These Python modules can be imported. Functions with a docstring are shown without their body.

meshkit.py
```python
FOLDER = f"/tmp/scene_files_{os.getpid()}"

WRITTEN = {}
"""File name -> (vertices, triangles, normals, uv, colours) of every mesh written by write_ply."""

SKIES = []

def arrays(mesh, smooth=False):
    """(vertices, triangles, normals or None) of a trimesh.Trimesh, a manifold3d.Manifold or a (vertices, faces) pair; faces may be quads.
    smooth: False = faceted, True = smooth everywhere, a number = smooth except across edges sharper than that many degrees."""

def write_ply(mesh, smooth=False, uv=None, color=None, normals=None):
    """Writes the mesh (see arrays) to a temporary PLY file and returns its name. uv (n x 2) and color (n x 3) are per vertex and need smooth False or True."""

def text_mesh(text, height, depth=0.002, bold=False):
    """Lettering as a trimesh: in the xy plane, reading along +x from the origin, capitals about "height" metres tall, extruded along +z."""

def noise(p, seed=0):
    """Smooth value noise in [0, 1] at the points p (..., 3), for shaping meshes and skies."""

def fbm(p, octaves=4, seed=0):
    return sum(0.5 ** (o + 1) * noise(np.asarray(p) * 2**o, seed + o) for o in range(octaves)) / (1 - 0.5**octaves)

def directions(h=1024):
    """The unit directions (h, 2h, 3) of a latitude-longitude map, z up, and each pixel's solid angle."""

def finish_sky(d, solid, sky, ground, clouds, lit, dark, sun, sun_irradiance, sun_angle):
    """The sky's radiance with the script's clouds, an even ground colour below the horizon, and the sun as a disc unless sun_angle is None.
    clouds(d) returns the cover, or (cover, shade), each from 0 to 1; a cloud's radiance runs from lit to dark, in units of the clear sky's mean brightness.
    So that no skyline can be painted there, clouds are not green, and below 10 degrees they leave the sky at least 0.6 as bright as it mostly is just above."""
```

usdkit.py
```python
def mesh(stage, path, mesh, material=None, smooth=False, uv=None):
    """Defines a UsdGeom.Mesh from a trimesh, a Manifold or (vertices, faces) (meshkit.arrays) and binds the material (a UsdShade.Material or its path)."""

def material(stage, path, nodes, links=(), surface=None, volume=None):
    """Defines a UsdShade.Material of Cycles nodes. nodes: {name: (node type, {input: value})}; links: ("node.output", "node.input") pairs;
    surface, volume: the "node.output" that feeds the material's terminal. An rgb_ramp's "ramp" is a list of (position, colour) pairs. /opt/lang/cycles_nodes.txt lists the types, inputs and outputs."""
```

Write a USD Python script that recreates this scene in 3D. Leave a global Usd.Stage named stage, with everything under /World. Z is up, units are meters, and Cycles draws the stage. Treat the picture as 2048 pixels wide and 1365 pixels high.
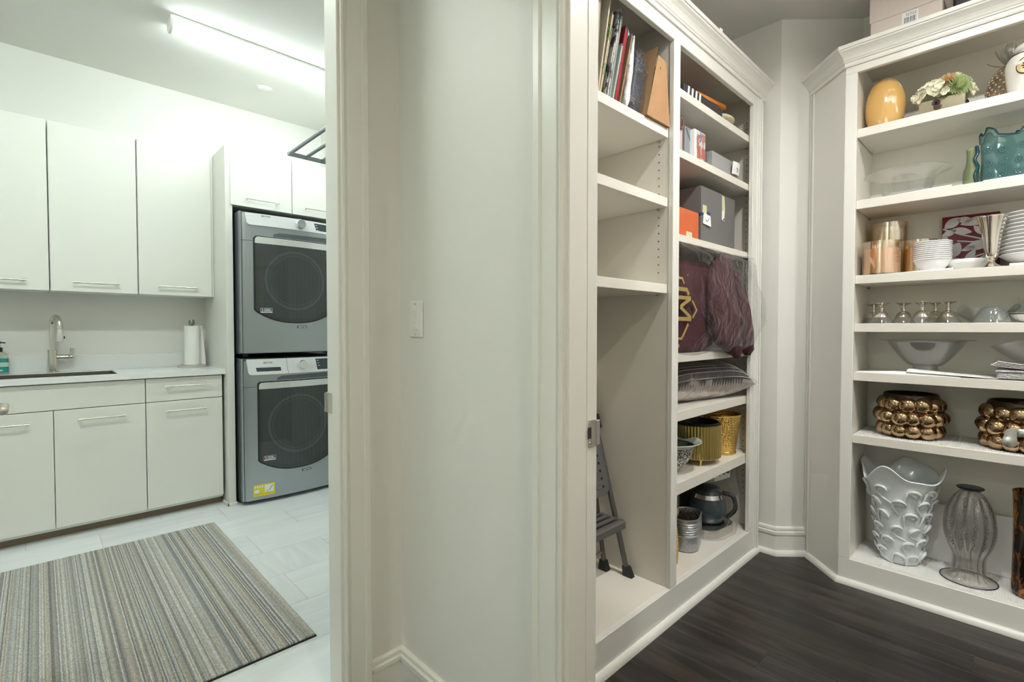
import math, random
import numpy as np, trimesh, manifold3d as m3, shapely
from shapely.geometry import Polygon, Point, box as sbox, LineString
from shapely import affinity
import usdkit, meshkit
from pxr import Usd, UsdGeom, UsdLux, UsdShade, Gf, Sdf, Vt

random.seed(7)
stage = Usd.Stage.CreateInMemory()
UsdGeom.SetStageUpAxis(stage, 'Z'); UsdGeom.SetStageMetersPerUnit(stage, 1.0)
world = UsdGeom.Xform.Define(stage, '/World'); stage.SetDefaultPrim(world.GetPrim())
UsdGeom.Scope.Define(stage, '/World/Looks')

# ---------------------------------------------------------------- camera
YAW, PITCH, FPX, EYE = math.radians(46.2), math.radians(-1.4), 987.5, (0.0, 0.0, 1.19)
camF = np.array([math.cos(YAW) * math.cos(PITCH), math.sin(YAW) * math.cos(PITCH), math.sin(PITCH)])
camR = np.array([math.sin(YAW), -math.cos(YAW), 0.0]); camU = np.cross(camR, camF)
cam = UsdGeom.Camera.Define(stage, '/World/camera')
cam.CreateHorizontalApertureAttr(36.0); cam.CreateVerticalApertureAttr(24.0); cam.CreateFocalLengthAttr(FPX / 2048 * 36.0)
cam.CreateClippingRangeAttr(Gf.Vec2f(0.02, 100))
mm = np.eye(4); mm[0, :3], mm[1, :3], mm[2, :3], mm[3, :3] = camR, camU, -camF, EYE
cam.AddTransformOp().Set(Gf.Matrix4d(*mm.flatten().tolist()))
cam.CreateExposureAttr(2.2)

# ---------------------------------------------------------------- lights (the rooms' own lamps and added unseen fill lamps; their bodies are built with the ceilings)
LAMP = dict(laundry=6.0, laundry_fill=10.5, pantry=160.0, hall=92.0, side_fill=200.0)                 # emission strengths of the lamp lenses
LCOL = dict(laundry=(0.89, 1.0, 0.975), pantry=(0.99, 0.985, 0.965), hall=(1.0, 0.89, 0.74), side_fill=(0.88, 1.0, 0.93))

# ---------------------------------------------------------------- materials
MATS = {}
def mat(name, nodes, links, surface):
    m = usdkit.material(stage, '/World/Looks/' + name, nodes, links, surface=surface)
    MATS[name] = m
    return m

def pm(name, col, rough=0.5, metal=0.0, bump=None, var=None, stretch=None, **kw):
    """principled; bump=(scale, strength, distance), var=(scale, other colour), stretch=mapping scale"""
    p = {'base_color': col, 'roughness': rough, 'metallic': metal}; p.update(kw)
    nodes, links = {'p': ('principled_bsdf', p)}, []
    if bump or var:
        nodes['tc'] = ('texture_coordinate', {}); nodes['mp'] = ('mapping', {'scale': stretch or (1, 1, 1)}); links.append(('tc.object', 'mp.vector'))
    if var:
        nodes['nv'] = ('noise_texture', {'scale': var[0], 'detail': 4.0, 'roughness': 0.6})
        nodes['mr'] = ('map_range', {'from_min': 0.3, 'from_max': 0.7, 'clamp': True})
        nodes['mx'] = ('mix', {'color1': col, 'color2': var[1]})
        links += [('mp.vector', 'nv.vector'), ('nv.fac', 'mr.value'), ('mr.result', 'mx.fac'), ('mx.color', 'p.base_color')]
    if bump:
        nodes['nb'] = ('noise_texture', {'scale': bump[0], 'detail': 3.0})
        nodes['bp'] = ('bump', {'strength': bump[1], 'distance': bump[2]})
        links += [('mp.vector', 'nb.vector'), ('nb.fac', 'bp.height'), ('bp.normal', 'p.normal')]
    return mat(name, nodes, links, 'p.BSDF')

def glass(name, tint=(0.97, 0.98, 0.97), edge=(0.62, 0.66, 0.64), rough=0.03, refl=0.85, bump=None, haze=0.0, hcol=(0.9, 0.9, 0.9), power=2.2, base=0.04):
    """thin see-through wall: clear face-on, darker and more mirror-like towards its edges, the same from both sides"""
    nodes = {'lw': ('layer_weight', {'blend': 0.5}), 'p1': ('math', {'math_type': 'power', 'value2': power}), 'p2': ('math', {'math_type': 'power', 'value2': 4.0}), 'ma': ('math', {'math_type': 'multiply_add', 'value2': refl, 'value3': base, 'use_clamp': True}),
             'mx': ('mix', {'color1': tint, 'color2': edge}), 't': ('transparent_bsdf', {}), 'g': ('glossy_bsdf', {'color': (1, 1, 1), 'roughness': rough}), 'm': ('mix_closure', {})}
    links = [('lw.facing', 'p1.value1'), ('lw.facing', 'p2.value1'), ('p1.value', 'mx.fac'), ('p2.value', 'ma.value1'), ('mx.color', 't.color'), ('ma.value', 'm.fac'), ('g.BSDF', 'm.closure2')]
    if haze:
        nodes['d'] = ('diffuse_bsdf', {'color': hcol}); nodes['h'] = ('mix_closure', {'fac': haze})
        links += [('t.BSDF', 'h.closure1'), ('d.BSDF', 'h.closure2'), ('h.closure', 'm.closure1')]
    else:
        links.append(('t.BSDF', 'm.closure1'))
    if bump:
        nodes['tc'] = ('texture_coordinate', {}); nodes['nb'] = ('noise_texture', {'scale': bump[0], 'detail': 3.0, 'distortion': 1.0}); nodes['bp'] = ('bump', {'strength': bump[1], 'distance': bump[2]})
        links += [('tc.object', 'nb.vector'), ('nb.fac', 'bp.height'), ('bp.normal', 'g.normal'), ('bp.normal', 'lw.normal')]
    return mat(name, nodes, links, 'm.closure')

def emit(name, col, strength):
    return mat(name, {'e': ('emission', {'color': col, 'strength': strength})}, [], 'e.emission')

emit('laundry_lamp', LCOL['laundry'], LAMP['laundry'])
emit('laundry_fill_lamp', (0.90, 1.0, 0.94), LAMP['laundry_fill']); emit('pantry_lamp', LCOL['pantry'], LAMP['pantry'])
emit('hall_fill_lamp', LCOL['hall'], LAMP['hall']); emit('side_fill_lamp', LCOL['side_fill'], LAMP['side_fill'])
pm('wall_paint', (0.80, 0.79, 0.74), 0.55, bump=(420, 0.12, 0.002))
pm('laundry_paint', (0.80, 0.80, 0.76), 0.55, bump=(420, 0.12, 0.002))
pm('ceiling_paint', (0.80, 0.79, 0.75), 0.8)
pm('trim_paint', (0.80, 0.79, 0.735), 0.32)
pm('shelf_paint_shaded', (0.78, 0.745, 0.665), 0.35, bump=(160, 0.05, 0.002))  # interior copy of the trim paint; dim warm shade put into its colour
pm('laundry_cabinet', (0.82, 0.82, 0.77), 0.42, bump=(300, 0.04, 0.001))
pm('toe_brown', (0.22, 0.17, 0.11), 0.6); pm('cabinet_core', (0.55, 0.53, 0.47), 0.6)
pm('quartz', (0.86, 0.87, 0.86), 0.22, var=(90, (0.82, 0.83, 0.82)))
pm('nickel', (0.72, 0.69, 0.63), 0.22, 1.0)
pm('satin_nickel', (0.68, 0.665, 0.635), 0.36, 1.0)
pm('stainless', (0.30, 0.285, 0.265), 0.32, 1.0, bump=(40, 0.1, 0.001), stretch=(1, 30, 30))
pm('appliance_metal', (0.42, 0.455, 0.475), 0.30, 0.92)
pm('appliance_silver', (0.88, 0.90, 0.92), 0.3, 0.25)
pm('appliance_side', (0.12, 0.14, 0.155), 0.45, 0.3)
pm('chrome', (0.82, 0.83, 0.84), 0.12, 1.0)
pm('display_black', (0.05, 0.07, 0.08), 0.12)
pm('black_plastic', (0.018, 0.018, 0.02), 0.35)
pm('drum_dark', (0.085, 0.105, 0.115), 0.3)
pm('drum_ring', (0.50, 0.56, 0.58), 0.25, 0.8)
glass('door_glass', (0.60, 0.63, 0.65), (0.35, 0.38, 0.40), 0.02, 0.8, base=0.07)
pm('label_white', (0.85, 0.86, 0.86), 0.5)
pm('label_yellow', (0.85, 0.70, 0.02), 0.45)
pm('label_ink', (0.06, 0.07, 0.09), 0.5)
pm('white_plastic', (0.84, 0.835, 0.80), 0.35)
pm('paper_white', (0.86, 0.86, 0.85), 0.8, bump=(60, 0.1, 0.003))
pm('rack_metal', (0.34, 0.37, 0.39), 0.35, 0.8)
pm('towel_paper', (0.88, 0.88, 0.85), 0.85, bump=(180, 0.25, 0.003))
pm('shadow_gap', (0.03, 0.03, 0.03), 0.8)
pm('backing_board', (0.03, 0.025, 0.022), 0.8)
pm('grout', (0.58, 0.60, 0.60), 0.9)
pm('peg_hole', (0.10, 0.09, 0.07), 0.8)
glass('clear_glass', (0.985, 0.99, 0.985), (0.62, 0.65, 0.63), 0.04, 0.75, haze=0.03, hcol=(0.9, 0.9, 0.88), power=4.0, base=0.06)
glass('grey_green_glass', (0.965, 0.975, 0.97), (0.55, 0.62, 0.60), 0.05, haze=0.07, hcol=(0.75, 0.82, 0.80), power=3.0, base=0.06)
glass('teal_glass', (0.68, 0.83, 0.83), (0.16, 0.36, 0.39), 0.06, haze=0.13, hcol=(0.20, 0.38, 0.39), power=1.8, base=0.05)
glass('green_glass', (0.86, 0.90, 0.78), (0.45, 0.52, 0.38), 0.05, haze=0.06, hcol=(0.6, 0.65, 0.5))
glass('gold_glass', (0.96, 0.86, 0.68), (0.72, 0.54, 0.32), 0.07, base=0.26)
glass('smoke_glass', (0.975, 0.965, 0.955), (0.46, 0.43, 0.40), 0.05, haze=0.03, hcol=(0.66, 0.63, 0.60), power=2.8, base=0.06)
glass('plastic_film', (0.96, 0.96, 0.96), (0.90, 0.90, 0.90), 0.10, 0.45, bump=(10, 0.7, 0.03), haze=0.003, hcol=(0.8, 0.8, 0.8), base=0.014)
pm('cobalt', (0.006, 0.007, 0.03), 0.25)
pm('wax', (0.84, 0.62, 0.42), 0.6, subsurface_weight=0.2)
pm('silver', (0.80, 0.75, 0.68), 0.12, 1.0)
pm('bowl_white', (0.86, 0.855, 0.85), 0.28)
pm('porcelain', (0.80, 0.83, 0.84), 0.14)
pm('jar_white', (0.84, 0.82, 0.76), 0.12)
pm('gold', (0.83, 0.58, 0.20), 0.18, 1.0)
pm('old_gold', (0.62, 0.47, 0.17), 0.24, 1.0)
pm('bronze_gold', (0.50, 0.37, 0.22), 0.13, 1.0, bump=(34, 0.35, 0.004), var=(10, (0.36, 0.23, 0.13)))
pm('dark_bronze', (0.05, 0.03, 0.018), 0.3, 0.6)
pm('terracotta_dark', (0.10, 0.05, 0.03), 0.4)
pm('amber_base', (0.35, 0.12, 0.02), 0.1)

def tortoise():
    return mat('tortoiseshell', {'tc': ('texture_coordinate', {}), 'mp': ('mapping', {'scale': (1, 1, 0.45)}), 'n': ('noise_texture', {'scale': 26.0, 'detail': 4.0, 'roughness': 0.65, 'distortion': 0.8}),
        'r': ('rgb_ramp', {'ramp': [(0.0, (0.006, 0.003, 0.002)), (0.50, (0.010, 0.005, 0.003)), (0.55, (0.09, 0.025, 0.006)), (0.61, (0.32, 0.11, 0.014)), (0.75, (0.42, 0.17, 0.025)), (1.0, (0.2, 0.05, 0.012))]}),
        'p': ('principled_bsdf', {'roughness': 0.08})}, [('tc.object', 'mp.vector'), ('mp.vector', 'n.vector'), ('n.fac', 'r.fac'), ('r.color', 'p.base_color')], 'p.BSDF')
tortoise()
def egg_mat():
    return mat('egg_glaze', {'tc': ('texture_coordinate', {}), 'mp': ('mapping', {'scale': (1, 1, 0.55), 'rotation': (0.5, 0.3, 0.2)}), 'n': ('noise_texture', {'scale': 9.0, 'detail': 2.5, 'roughness': 0.5, 'distortion': 1.6}),
        'r': ('rgb_ramp', {'ramp': [(0.0, (0.66, 0.37, 0.10)), (0.56, (0.70, 0.43, 0.15)), (0.62, (0.88, 0.76, 0.52)), (0.67, (0.72, 0.47, 0.18)), (1.0, (0.72, 0.46, 0.16))]}),
        'p': ('principled_bsdf', {'roughness': 0.16})}, [('tc.object', 'mp.vector'), ('mp.vector', 'n.vector'), ('n.fac', 'r.fac'), ('r.color', 'p.base_color')], 'p.BSDF')
egg_mat()

def floorwood(name, tones):
    """dark stained oak, grain along y, one tone per plank from object_info"""
    nodes = {'g': ('geometry', {}), 'oi': ('object_info', {}), 'mp': ('mapping', {'scale': (17, 1.5, 1)}), 'off': ('vector_math', {'math_type': 'add'}), 'sc': ('math', {'math_type': 'multiply', 'value2': 37.0}),
             'n': ('noise_texture', {'scale': 1.0, 'detail': 6.0, 'roughness': 0.62, 'distortion': 0.9}), 'n2': ('noise_texture', {'scale': 5.0, 'detail': 5.0, 'roughness': 0.7}),
             'r': ('rgb_ramp', {'ramp': tones}), 'mx': ('mix', {'mix_type': 'multiply', 'fac': 0.6}), 'r2': ('rgb_ramp', {'ramp': [(0.25, (0.42, 0.42, 0.42)), (0.75, (1.25, 1.25, 1.25))]}),
             'bp': ('bump', {'strength': 0.22, 'distance': 0.002}), 'p': ('principled_bsdf', {'roughness': 0.36})}
    links = [('g.position', 'mp.vector'), ('oi.random', 'sc.value1'), ('mp.vector', 'off.vector1'), ('sc.value', 'off.vector2'), ('off.vector', 'n.vector'), ('off.vector', 'n2.vector'),
             ('n.fac', 'r.fac'), ('n2.fac', 'r2.fac'), ('r.color', 'mx.color1'), ('r2.color', 'mx.color2'), ('mx.color', 'p.base_color'), ('n2.fac', 'bp.height'), ('bp.normal', 'p.normal')]
    return mat(name, nodes, links, 'p.BSDF')
floorwood('oak_a', [(0.22, (0.008, 0.007, 0.007)), (0.46, (0.024, 0.020, 0.018)), (0.56, (0.046, 0.036, 0.030)), (0.78, (0.085, 0.064, 0.052))])
floorwood('oak_b', [(0.22, (0.008, 0.008, 0.008)), (0.46, (0.022, 0.020, 0.020)), (0.56, (0.040, 0.034, 0.031)), (0.78, (0.074, 0.060, 0.053))])
floorwood('oak_c', [(0.22, (0.009, 0.007, 0.007)), (0.46, (0.027, 0.022, 0.020)), (0.56, (0.050, 0.039, 0.032)), (0.78, (0.092, 0.068, 0.055))])

def tile_mat(name, a, b, stretch=(2.2, 22, 1)):
    nodes = {'g': ('geometry', {}), 'oi': ('object_info', {}), 'sc': ('math', {'math_type': 'multiply', 'value2': 37.0}), 'mp': ('mapping', {'scale': stretch}), 'off': ('vector_math', {'math_type': 'add'}),
             'n': ('noise_texture', {'scale': 1.0, 'detail': 5.0, 'roughness': 0.6, 'distortion': 0.6}), 'r': ('rgb_ramp', {'ramp': [(0.3, a), (0.7, b)]}), 'p': ('principled_bsdf', {'roughness': 0.38})}
    return mat(name, nodes, [('g.position', 'mp.vector'), ('oi.random', 'sc.value1'), ('mp.vector', 'off.vector1'), ('sc.value', 'off.vector2'), ('off.vector', 'n.vector'), ('n.fac', 'r.fac'), ('r.color', 'p.base_color')], 'p.BSDF')
tile_mat('tile_a', (0.75, 0.79, 0.81), (0.86, 0.885, 0.895))
tile_mat('tile_b', (0.71, 0.75, 0.77), (0.83, 0.86, 0.87))
tile_mat('tile_c', (0.78, 0.815, 0.83), (0.87, 0.89, 0.90))

tile_mat('tile_d', (0.73, 0.76, 0.775), (0.85, 0.87, 0.875), (16, 2.4, 1))
def rug_mat():
    pal = [(0.0, (0.64, 0.63, 0.60)), (0.13, (0.36, 0.345, 0.325)), (0.25, (0.50, 0.455, 0.385)), (0.38, (0.78, 0.775, 0.745)), (0.54, (0.27, 0.26, 0.255)), (0.62, (0.60, 0.555, 0.475)), (0.74, (0.44, 0.435, 0.415)), (0.84, (0.70, 0.665, 0.59)), (0.93, (0.48, 0.52, 0.54))]
    nodes = {'tc': ('texture_coordinate', {}), 'sx': ('separate_xyz', {}), 'wn': ('noise_texture', {'scale': 40.0, 'detail': 2.0}), 'ad': ('math', {'math_type': 'multiply_add', 'value2': 0.003}),
             'fl': ('math', {'math_type': 'multiply', 'value2': 225.0}), 'fo': ('math', {'math_type': 'floor'}), 'rn': ('white_noise_texture', {'dimensions': '1D'}), 'r': ('rgb_ramp', {'ramp': pal, 'interpolate': False}),
             'pn': ('noise_texture', {'scale': 300.0, 'detail': 1.0}), 'pr': ('rgb_ramp', {'ramp': [(0.35, (0.70, 0.70, 0.70)), (0.65, (1.25, 1.25, 1.25))]}), 'mx': ('mix', {'mix_type': 'multiply', 'fac': 1.0}),
             'bp': ('bump', {'strength': 1.0, 'distance': 0.008}), 'p': ('principled_bsdf', {'roughness': 0.95, 'sheen_weight': 0.15})}
    links = [('tc.object', 'sx.vector'), ('tc.object', 'wn.vector'), ('wn.fac', 'ad.value1'), ('sx.x', 'ad.value3'), ('ad.value', 'fl.value1'), ('fl.value', 'fo.value1'), ('fo.value', 'rn.w'), ('rn.value', 'r.fac'), ('tc.object', 'pn.vector'), ('pn.fac', 'pr.fac'),
             ('r.color', 'mx.color1'), ('pr.color', 'mx.color2'), ('mx.color', 'p.base_color'), ('pn.fac', 'bp.height'), ('bp.normal', 'p.normal')]
    return mat('rug_pile', nodes, links, 'p.BSDF')
rug_mat()
pm('rug_backing', (0.02, 0.02, 0.02), 0.8)

# ---------------------------------------------------------------- scene graph helpers
COUNT = {}
def fresh(parent, name):
    k = COUNT.get((parent, name), 0); COUNT[(parent, name)] = k + 1
    return f'{parent}/{name}' + (f'_{k:03d}' if k else '')

def keys(prim, label=None, cat=None, group=None, kind=None):
    for k, v in (('label', label), ('category', cat), ('group', group), ('kind', kind)):
        if v: prim.SetCustomDataByKey(k, v)

def thing(name, label=None, cat=None, loc=(0, 0, 0), rz=0.0, group=None, kind=None):
    path = fresh('/World', name); x = UsdGeom.Xform.Define(stage, path)
    x.AddTranslateOp().Set(Gf.Vec3d(*map(float, loc)))
    if rz: x.AddRotateZOp().Set(float(rz))
    keys(x.GetPrim(), label, cat, group, kind)
    return path

def part(parent, name, mesh, material, label=None, smooth=False, kind=None):
    path = fresh(parent, name)
    p = usdkit.mesh(stage, path, mesh, MATS[material], smooth=smooth)
    keys(p.GetPrim(), label, None, None, kind)
    return path

def solo(name, label, cat, mesh, material, loc=(0, 0, 0), rz=0.0, group=None, smooth=False, kind=None):
    path = fresh('/World', name)
    p = usdkit.mesh(stage, path, mesh, MATS[material], smooth=smooth)
    p.AddTranslateOp().Set(Gf.Vec3d(*map(float, loc)))
    if rz: p.AddRotateZOp().Set(float(rz))
    keys(p.GetPrim(), label, cat, group, kind)
    return path

def struct(name, mesh, material, smooth=False):
    return solo(name, None, None, mesh, material, kind='structure', smooth=smooth)

def dup(src, name, label, cat, loc, rz=0.0, group=None):
    path = thing(name, label, cat, loc, rz, group); p = stage.GetPrimAtPath(path)
    p.GetReferences().AddInternalReference(Sdf.Path(src)); p.SetInstanceable(True)
    return path

# ---------------------------------------------------------------- mesh helpers
cat_ = trimesh.util.concatenate
def B(x0, x1, y0, y1, z0, z1, b=0.0015):
    """chamfered box"""
    b = min(b, abs(x1 - x0) / 2.2, abs(y1 - y0) / 2.2, abs(z1 - z0) / 2.2); pts = []
    for x, sx in ((x0, b), (x1, -b)):
        for y, sy in ((y0, b), (y1, -b)):
            for z, sz in ((z0, b), (z1, -b)):
                pts += [(x + sx, y + sy, z), (x + sx, y, z + sz), (x, y + sy, z + sz)]
    return trimesh.convex.convex_hull(np.array(pts))

def hull(pts): return trimesh.convex.convex_hull(np.array(pts, float))
def tr(m, x=0, y=0, z=0): m = m.copy(); m.apply_translation((x, y, z)); return m
def rot(m, deg, axis, at=(0, 0, 0)):
    m = m.copy(); m.apply_transform(trimesh.transformations.rotation_matrix(math.radians(deg), axis, at)); return m
def sc(m, x, y, z): m = m.copy(); m.vertices = m.vertices * (x, y, z); return m

def lathe(prof, n=48):
    """closed or open profile [(r, z)] turned about z"""
    prof = np.array(prof, float); rows = len(prof); a = np.arange(n) * 2 * np.pi / n
    v = np.stack([prof[:, 0][:, None] * np.cos(a), prof[:, 0][:, None] * np.sin(a), np.repeat(prof[:, 1][:, None], n, 1)], -1).reshape(-1, 3)
    f = []
    for i in range(rows - 1):
        for j in range(n):
            k = (j + 1) % n
            p, q, r, s = i * n + j, i * n + k, (i + 1) * n + k, (i + 1) * n + j
            if prof[i, 0] > 1e-6: f.append((p, q, r))
            if prof[i + 1, 0] > 1e-6: f.append((p, r, s))
            if prof[i, 0] <= 1e-6: pass
    return trimesh.Trimesh(v, np.array(f), process=True)

def curve(pts, n=8):
    """Catmull-Rom through points, for smooth profiles and wires"""
    p = np.array(pts, float); p = np.vstack([2 * p[0] - p[1], p, 2 * p[-1] - p[-2]]); out = []
    for i in range(1, len(p) - 2):
        for t in np.arange(n) / n:
            out.append(0.5 * (2 * p[i] + (p[i + 1] - p[i - 1]) * t + (2 * p[i - 1] - 5 * p[i] + 4 * p[i + 1] - p[i + 2]) * t * t + (3 * p[i] - p[i - 1] - 3 * p[i + 1] + p[i + 2]) * t ** 3))
    out.append(p[-2]); return np.array(out)

def tube(pts, r, sides=12):
    p = np.array(pts, float); n = len(p); r = np.broadcast_to(r, (n,)).astype(float)
    t = np.gradient(p, axis=0) if n > 2 else np.repeat((p[1] - p[0])[None], 2, 0)
    t /= np.linalg.norm(t, axis=1, keepdims=True) + 1e-12
    a = np.cross(t[0], (0, 0, 1.0) if abs(t[0][2]) < 0.9 else (1.0, 0, 0)); a /= np.linalg.norm(a); frames = []
    for i in range(n):
        a = a - t[i] * (a @ t[i]); a /= np.linalg.norm(a) + 1e-12; frames.append((a, np.cross(t[i], a)))
    ang = np.arange(sides) * 2 * np.pi / sides
    v = np.vstack([p[i] + r[i] * (np.cos(ang)[:, None] * frames[i][0] + np.sin(ang)[:, None] * frames[i][1]) for i in range(n)] + [p[:1], p[-1:]])
    f = []
    for i in range(n - 1):
        for j in range(sides):
            k = (j + 1) % sides; f += [(i * sides + j, i * sides + k, (i + 1) * sides + k), (i * sides + j, (i + 1) * sides + k, (i + 1) * sides + j)]
    c0, c1 = n * sides, n * sides + 1
    for j in range(sides):
        k = (j + 1) % sides; f += [(c0, k, j), (c1, (n - 1) * sides + j, (n - 1) * sides + k)]
    return trimesh.Trimesh(v, f, process=False)

def ext(poly, h): return trimesh.creation.extrude_polygon(poly, h, engine='earcut')
def rrect(x0, x1, y0, y1, r, seg=6): return sbox(x0 + r, y0 + r, x1 - r, y1 - r).buffer(r, quad_segs=seg)
def face_y(m, y0): 
    """mesh drawn in (x, z) as xy and extruded along +z -> stands in the xz plane, facing -y, its back at y0"""
    m = rot(m, 90, (1, 0, 0)); return tr(m, 0, y0, 0)

def sweep(prof, path, closed=False, flip=1):
    """moulding: prof [(offset outwards, z)] closed polygon, path [(x, y)] in plan, mitred; offset goes to the right of travel times flip"""
    P = np.array(path, float); n = len(P); prof = np.array(prof, float); k = len(prof); rings = []
    for i in range(n):
        d0 = P[i] - P[i - 1] if i else P[1] - P[0]; d1 = P[i + 1] - P[i] if i < n - 1 else d0
        n0, n1 = (np.array((d[1], -d[0])) / np.linalg.norm(d) * flip for d in (d0, d1))
        m = n0 + n1; m = m / (m @ n0)
        rings.append(np.column_stack([P[i] + prof[:, :1] * m, prof[:, 1]]))
    v = np.vstack(rings); f = []
    for i in range(n - 1):
        for j in range(k):
            q = (j + 1) % k; f += [(i * k + j, i * k + q, (i + 1) * k + q), (i * k + j, (i + 1) * k + q, (i + 1) * k + j)]
    cv, cf = trimesh.creation.triangulate_polygon(Polygon(prof), engine='earcut')
    idx = [int(np.argmin(((prof - c) ** 2).sum(1))) for c in cv]
    for t in cf: f += [tuple(idx[c] for c in t), tuple((n - 1) * k + idx[c] for c in t[::-1])]
    m = trimesh.Trimesh(v, f, process=False); m.fix_normals(); return m

def bumpy(m, scale, amt, seed=0):
    m = m.copy(); nrm = m.vertex_normals; d = meshkit.fbm(np.array(m.vertices) * scale, 3, seed) - 0.5
    m.vertices = m.vertices + nrm * (d * 2 * amt)[:, None]; return m

def sheet(x0, x1, y0, y1, fn, th=0.0008, n=14):
    """thin curved sheet z = fn(u, v) over a rectangle"""
    u, v = np.meshgrid(np.linspace(0, 1, n), np.linspace(0, 1, n), indexing='ij')
    z = fn(u, v); top = np.stack([x0 + (x1 - x0) * u, y0 + (y1 - y0) * v, z], -1).reshape(-1, 3)
    V = np.vstack([top, top - (0, 0, th)]); f = []; N = n * n
    for i in range(n - 1):
        for j in range(n - 1):
            a, b, c, d = i * n + j, (i + 1) * n + j, (i + 1) * n + j + 1, i * n + j + 1
            f += [(a, b, c), (a, c, d), (N + a, N + c, N + b), (N + a, N + d, N + c)]
    edge = [i * n for i in range(n)] + [(n - 1) * n + j for j in range(1, n)] + [i * n + n - 1 for i in range(n - 2, -1, -1)] + [j for j in range(n - 2, 0, -1)]
    for a, b in zip(edge, edge[1:] + edge[:1]): f += [(a, N + a, N + b), (a, N + b, b)]
    m = trimesh.Trimesh(V, f, process=False); m.fix_normals(); return m

# ================================================================ THE SETTING
ZP, ZL, ZD = 2.785, 2.905, 2.44            # ceiling of hall and pantry, ceiling of laundry, door heads
XW, XW2, YW, YW2 = 0.875, 0.972, 1.452, 1.530   # wall with the pantry door, wall with the laundry door
YB = 4.275                                  # back wall of the laundry

# floors
fl = thing('floor', kind='structure')
part(fl, 'subfloor', cat_([B(-2.3, 3.3, -2.4, YW, -0.06, -0.012), B(-0.2, 0.7, YW, YW2, -0.06, -0.012)]), 'shadow_gap')
rng = np.random.default_rng(11)
x, i = -2.3, 0
while x < 3.14:
    w = 0.128; y = -2.4 - float(rng.uniform(0, 1.0))
    while y < YW + (0.078 if -0.1 < x < 0.64 else 0):
        l = float(rng.uniform(0.9, 1.9)); y0, y1 = max(y, -2.4), min(y + l, YW)
        if y1 - y0 > 0.02:
            part(fl, 'plank', B(x + 0.00015, x + w - 0.00015, y0 + 0.00015, y1 - 0.00015, -0.012, 0.0, 0.0004), ('oak_a', 'oak_b', 'oak_c')[int(rng.integers(3))])
        y += l
    x += w; i += 1
fl2 = thing('floor', kind='structure')
part(fl2, 'subfloor', B(-1.75, 1.95, YW, 4.4, -0.06, -0.0025), 'grout')
for r in range(-1, 9):
    y0 = 1.565 + 0.305 * r; off = 0.235 if r % 2 == 0 else 0.535
    for c in range(-4, 4):
        x0 = off + 0.605 * c; x1 = x0 + 0.605
        a, b, c0, d = max(x0, -1.75), min(x1, 1.95), max(y0, YW + 0.02), min(y0 + 0.305, 4.3)
        if b - a > 0.03 and d - c0 > 0.03:
            part(fl2, 'tile', B(a + 0.0009, b - 0.0009, c0 + 0.0009, d - 0.0009, -0.012, 0.0, 0.0012), ('tile_a', 'tile_b', 'tile_c', 'tile_d')[int(rng.integers(4))])

# ceilings
struct('ceiling', B(-2.3, 3.3, -2.4, YW2, ZP, ZP + 0.08), 'ceiling_paint')
struct('ceiling', B(-1.75, 2.05, YW2, 4.4, ZL, ZL + 0.08), 'ceiling_paint')
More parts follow.
